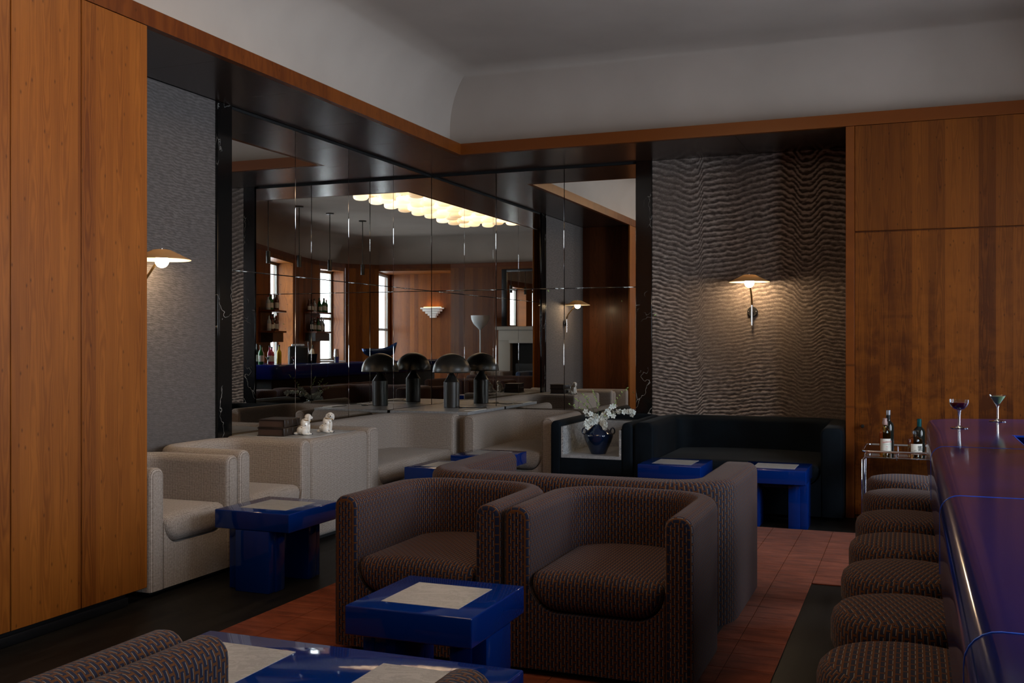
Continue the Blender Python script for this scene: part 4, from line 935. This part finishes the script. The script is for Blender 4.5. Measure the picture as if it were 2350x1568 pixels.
for k, (x, y, m, h) in enumerate([(0.62, 5.02, 'green_bottle', 0.31), (0.74, 4.95, 'dark_bottle', 0.33), (0.60, 4.80, 'pink_liquor', 0.30), (0.80, 4.74, 'clear_bottle', 0.29), (0.66, 4.66, 'pink_liquor', 0.28), (0.60, 4.54, 'yellow_liquor', 0.31)]):
    small_bottle(x, y, BZ + 0.0008, 0.040, h, m, 'black_paint', ['green bottle on the bar end, seen in the mirror', 'tall dark bottle on the bar end, seen in the mirror', 'rose liqueur bottle beside the green one in the mirror', 'clear bottle among the bar end bottles in the mirror', 'dark pink liqueur bottle beside the yellow one in the mirror', 'bright yellow liqueur bottle on the bar end, seen in the mirror'][k], 'bottles on the end of the bar', m != 'yellow_liquor')
# till, ice bucket, shaker, boat bowl
ti = empty('till', (0.60, 3.98, 0.92), -0.9); tag(ti, 'black cash till on the bar work counter, seen in the mirror', 'till')
box('till_body', -0.14, 0.14, -0.16, 0.16, 0.0, 0.40, 'black_paint', ti, bev=0.03, seg=3); box('till_drawer', -0.15, 0.15, -0.17, 0.17, 0.0, 0.07, 'black_metal', ti, bev=0.005); tube('till_handle', [(0.1, -0.165, 0.2), (0.13, -0.2, 0.3), (0.1, -0.18, 0.46), (0.0, -0.17, 0.47)], 0.008, 'chrome', ti)
lathe('till_badge', [(0.0, 0.0), (0.045, 0.0), (0.045, 0.003), (0.0, 0.003)], 'chrome', ti, (0, -0.161, 0.22), 24, (PI / 2, 0, 0))
for k in range(9): box('towel_fold', -0.12 + 0.03 * (k % 3), -0.06 + 0.05 * (k % 3), -0.1 + 0.07 * (k // 3), -0.03 + 0.07 * (k // 3), 0.40, 0.425 + 0.012 * (k % 2), 'ice', ti, bev=0.006)
ib = empty('ice_bucket', (0.58, 3.62, 0.92)); tag(ib, 'dark ice bucket with a champagne bottle, seen in the mirror', 'ice bucket')
lathe('bucket', [(0.0, 0.0), (0.085, 0.0), (0.09, 0.01), (0.118, 0.26), (0.122, 0.265), (0.112, 0.265), (0.082, 0.02), (0.0, 0.02)], 'dark_bottle', ib, n=32, cap=False)
cbt = empty('champagne_bottle', (0.585, 3.62, 1.03), 0); tag(cbt, 'champagne bottle wrapped in a napkin inside the ice bucket', 'bottle'); cbt.rotation_euler = (0.35, 0.05, 0)
lathe('glass_body', [(0.0, 0.0), (0.042, 0.0), (0.044, 0.01), (0.044, 0.15), (0.020, 0.24), (0.015, 0.30), (0.015, 0.32), (0.0, 0.321)], 'dark_bottle', cbt, n=24); lathe('napkin', [(0.055, 0.13), (0.05, 0.18), (0.035, 0.22), (0.026, 0.25)], 'paper', cbt, n=14, cap=False)
shk = empty('cocktail_shaker', (0.46, 2.96, 0.92)); tag(shk, 'polished steel cocktail shaker on the bar work counter, in the mirror', 'shaker')
lathe('shaker_tin', [(0.0, 0.0), (0.036, 0.0), (0.050, 0.20), (0.052, 0.205)], 'chrome', shk, n=28); lathe('shaker_lid', [(0.051, 0.205), (0.047, 0.26), (0.038, 0.345), (0.0, 0.347)], 'chrome', shk, n=28)
bo = empty('punch_bowl', (0.60, 1.12, 0.9208), 0.95); bo.scale = (1.15, 1.15, 1.25); tag(bo, 'boat-shaped blue metal punch bowl on a foot, seen in the mirror', 'bowl')
v = []; f = []; n = 40; rings = [(0.03, 0.02, 0.10), (0.16, 0.09, 0.13), (0.28, 0.14, 0.19), (0.33, 0.165, 0.27), (0.325, 0.16, 0.27), (0.27, 0.135, 0.195), (0.15, 0.08, 0.14), (0.02, 0.015, 0.115)]
for a_, b_, z_ in rings:
    for i in range(n): an = 2 * PI * i / n; v.append((a_ * math.cos(an), b_ * math.sin(an), z_ + (0.10 * max(0, -math.cos(an)) ** 3 if z_ > 0.2 else 0)))
for j in range(len(rings) - 1):
    for i in range(n): f.append((j * n + i, j * n + (i + 1) % n, (j + 1) * n + (i + 1) % n, (j + 1) * n + i))
f += [tuple(range(n))[::-1], tuple((len(rings) - 1) * n + i for i in range(n))]
mesh_obj('bowl_body', from_py('bowl_body', v, f), 'steel_blue', bo); lathe('bowl_foot', [(0.0, 0.0), (0.09, 0.0), (0.085, 0.012), (0.03, 0.03), (0.022, 0.06), (0.03, 0.105)], 'steel_blue', bo, n=28)
# pendants over the bar
for k, (x, y) in enumerate(((1.12, 4.10), (1.12, 3.15), (1.14, 2.08), (1.16, 0.80))):
    r = empty('pendant_lamp', (x, y, ZCEIL)); tag(r, ['slim black pendant nearest the bar end, in the mirror', 'slim black pendant, second from the bar end in the mirror', 'slim black pendant, third from the bar end in the mirror', 'slim black pendant farthest along the bar, in the mirror'][k], 'pendant', 'pendants over the bar')
    lathe('ceiling_rose', [(0.0, 0.0), (0.075, 0.0), (0.075, -0.02), (0.0, -0.02)], 'black_metal', r, n=24); tube('rod', [(0, 0, -0.02), (0, 0, -0.90)], 0.009, 'black_metal', r, 8)
    lathe('lamp_body', [(0.0, -0.89), (0.038, -0.89), (0.040, -0.90), (0.040, -1.10), (0.0, -1.10)], 'lamp_bronze', r, n=24)
# fireplace with overmantel mirror on the back wall
fp = empty('fireplace', (-1.22, -2.65, 0)); tag(fp, 'pale limestone fireplace reflected in the right mirrors', 'fireplace')
for sgn in (-1, 1): box('pilaster', min(sgn * 0.74, sgn * 0.45), max(sgn * 0.74, sgn * 0.45), 0.001, 0.20, 0.0, 1.42, 'limestone', fp, bev=0.008)
box('frieze', -0.74, 0.74, 0.001, 0.20, 1.42, 1.66, 'limestone', fp, bev=0.008); box('mantel_shelf', -0.80, 0.80, 0.001, 0.26, 1.66, 1.74, 'limestone', fp, bev=0.012)
box('inner_moulding', -0.48, 0.48, 0.02, 0.215, 1.36, 1.44, 'limestone', fp, bev=0.01); box('firebox', -0.45, 0.45, 0.002, 0.05, 0.0, 1.42, 'soot', fp); box('fire_screen', -0.36, 0.36, 0.08, 0.10, 0.02, 0.9, 'black_metal', fp)
om = empty('overmantel_mirror', (-1.22, -2.65, 1.745)); tag(om, 'dark framed mirror hanging above the limestone fireplace', 'mirror')
for a in ((-0.72, -0.60, 0, 1.30), (0.60, 0.72, 0, 1.30), (-0.60, 0.60, 1.24, 1.30)): box('frame_rail', a[0], a[1], 0.001, 0.05, a[2], a[3], 'black_paint', om, bev=0.004)
box('mirror_glass', -0.60, 0.60, 0.001, 0.02, 0.0, 1.24, 'mirror', om)
fl = empty('floor_lamp', (-0.17, -2.15, 0)); tag(fl, 'white torchiere floor lamp with bowl shade, reflected before the back wall', 'floor lamp')
lathe('lamp_base', [(0.0, 0.0), (0.15, 0.0), (0.15, 0.02), (0.03, 0.04), (0.0, 0.04)], 'plaster_lamp', fl, n=32); lathe('lamp_pole', [(0.018, 0.03), (0.018, 1.62), (0.024, 1.66)], 'plaster_lamp', fl, n=20)
lathe('lamp_shade', [(0.02, 1.66), (0.06, 1.70), (0.16, 1.80), (0.205, 1.90), (0.215, 1.985), (0.205, 1.985), (0.19, 1.90), (0.05, 1.71), (0.0, 1.70)], 'plaster_lamp', fl, n=40, cap=False)
ps = empty('plaster_sconce', (1.70, -3.62, 1.98)); tag(ps, 'stepped white plaster sconce glowing upward, reflected in the bay', 'wall lamp')
prev = None
for k, (w_, d_, z0, z1) in enumerate(((0.08, 0.09, 0.0, 0.05), (0.12, 0.12, 0.05, 0.10), (0.17, 0.15, 0.10, 0.155), (0.23, 0.18, 0.155, 0.21), (0.28, 0.20, 0.21, 0.25))):
    bm = bmesh.new(); bx(bm, -w_, w_, 0.0, d_, z0, z1, 0.012, 2); mesh_obj('plaster_step', from_bm('plaster_step', bm), 'plaster_white', ps, smooth=False)
box('glow_tube', -0.22, 0.22, 0.05, 0.13, 0.2505, 0.262, 'sconce_glow', ps)
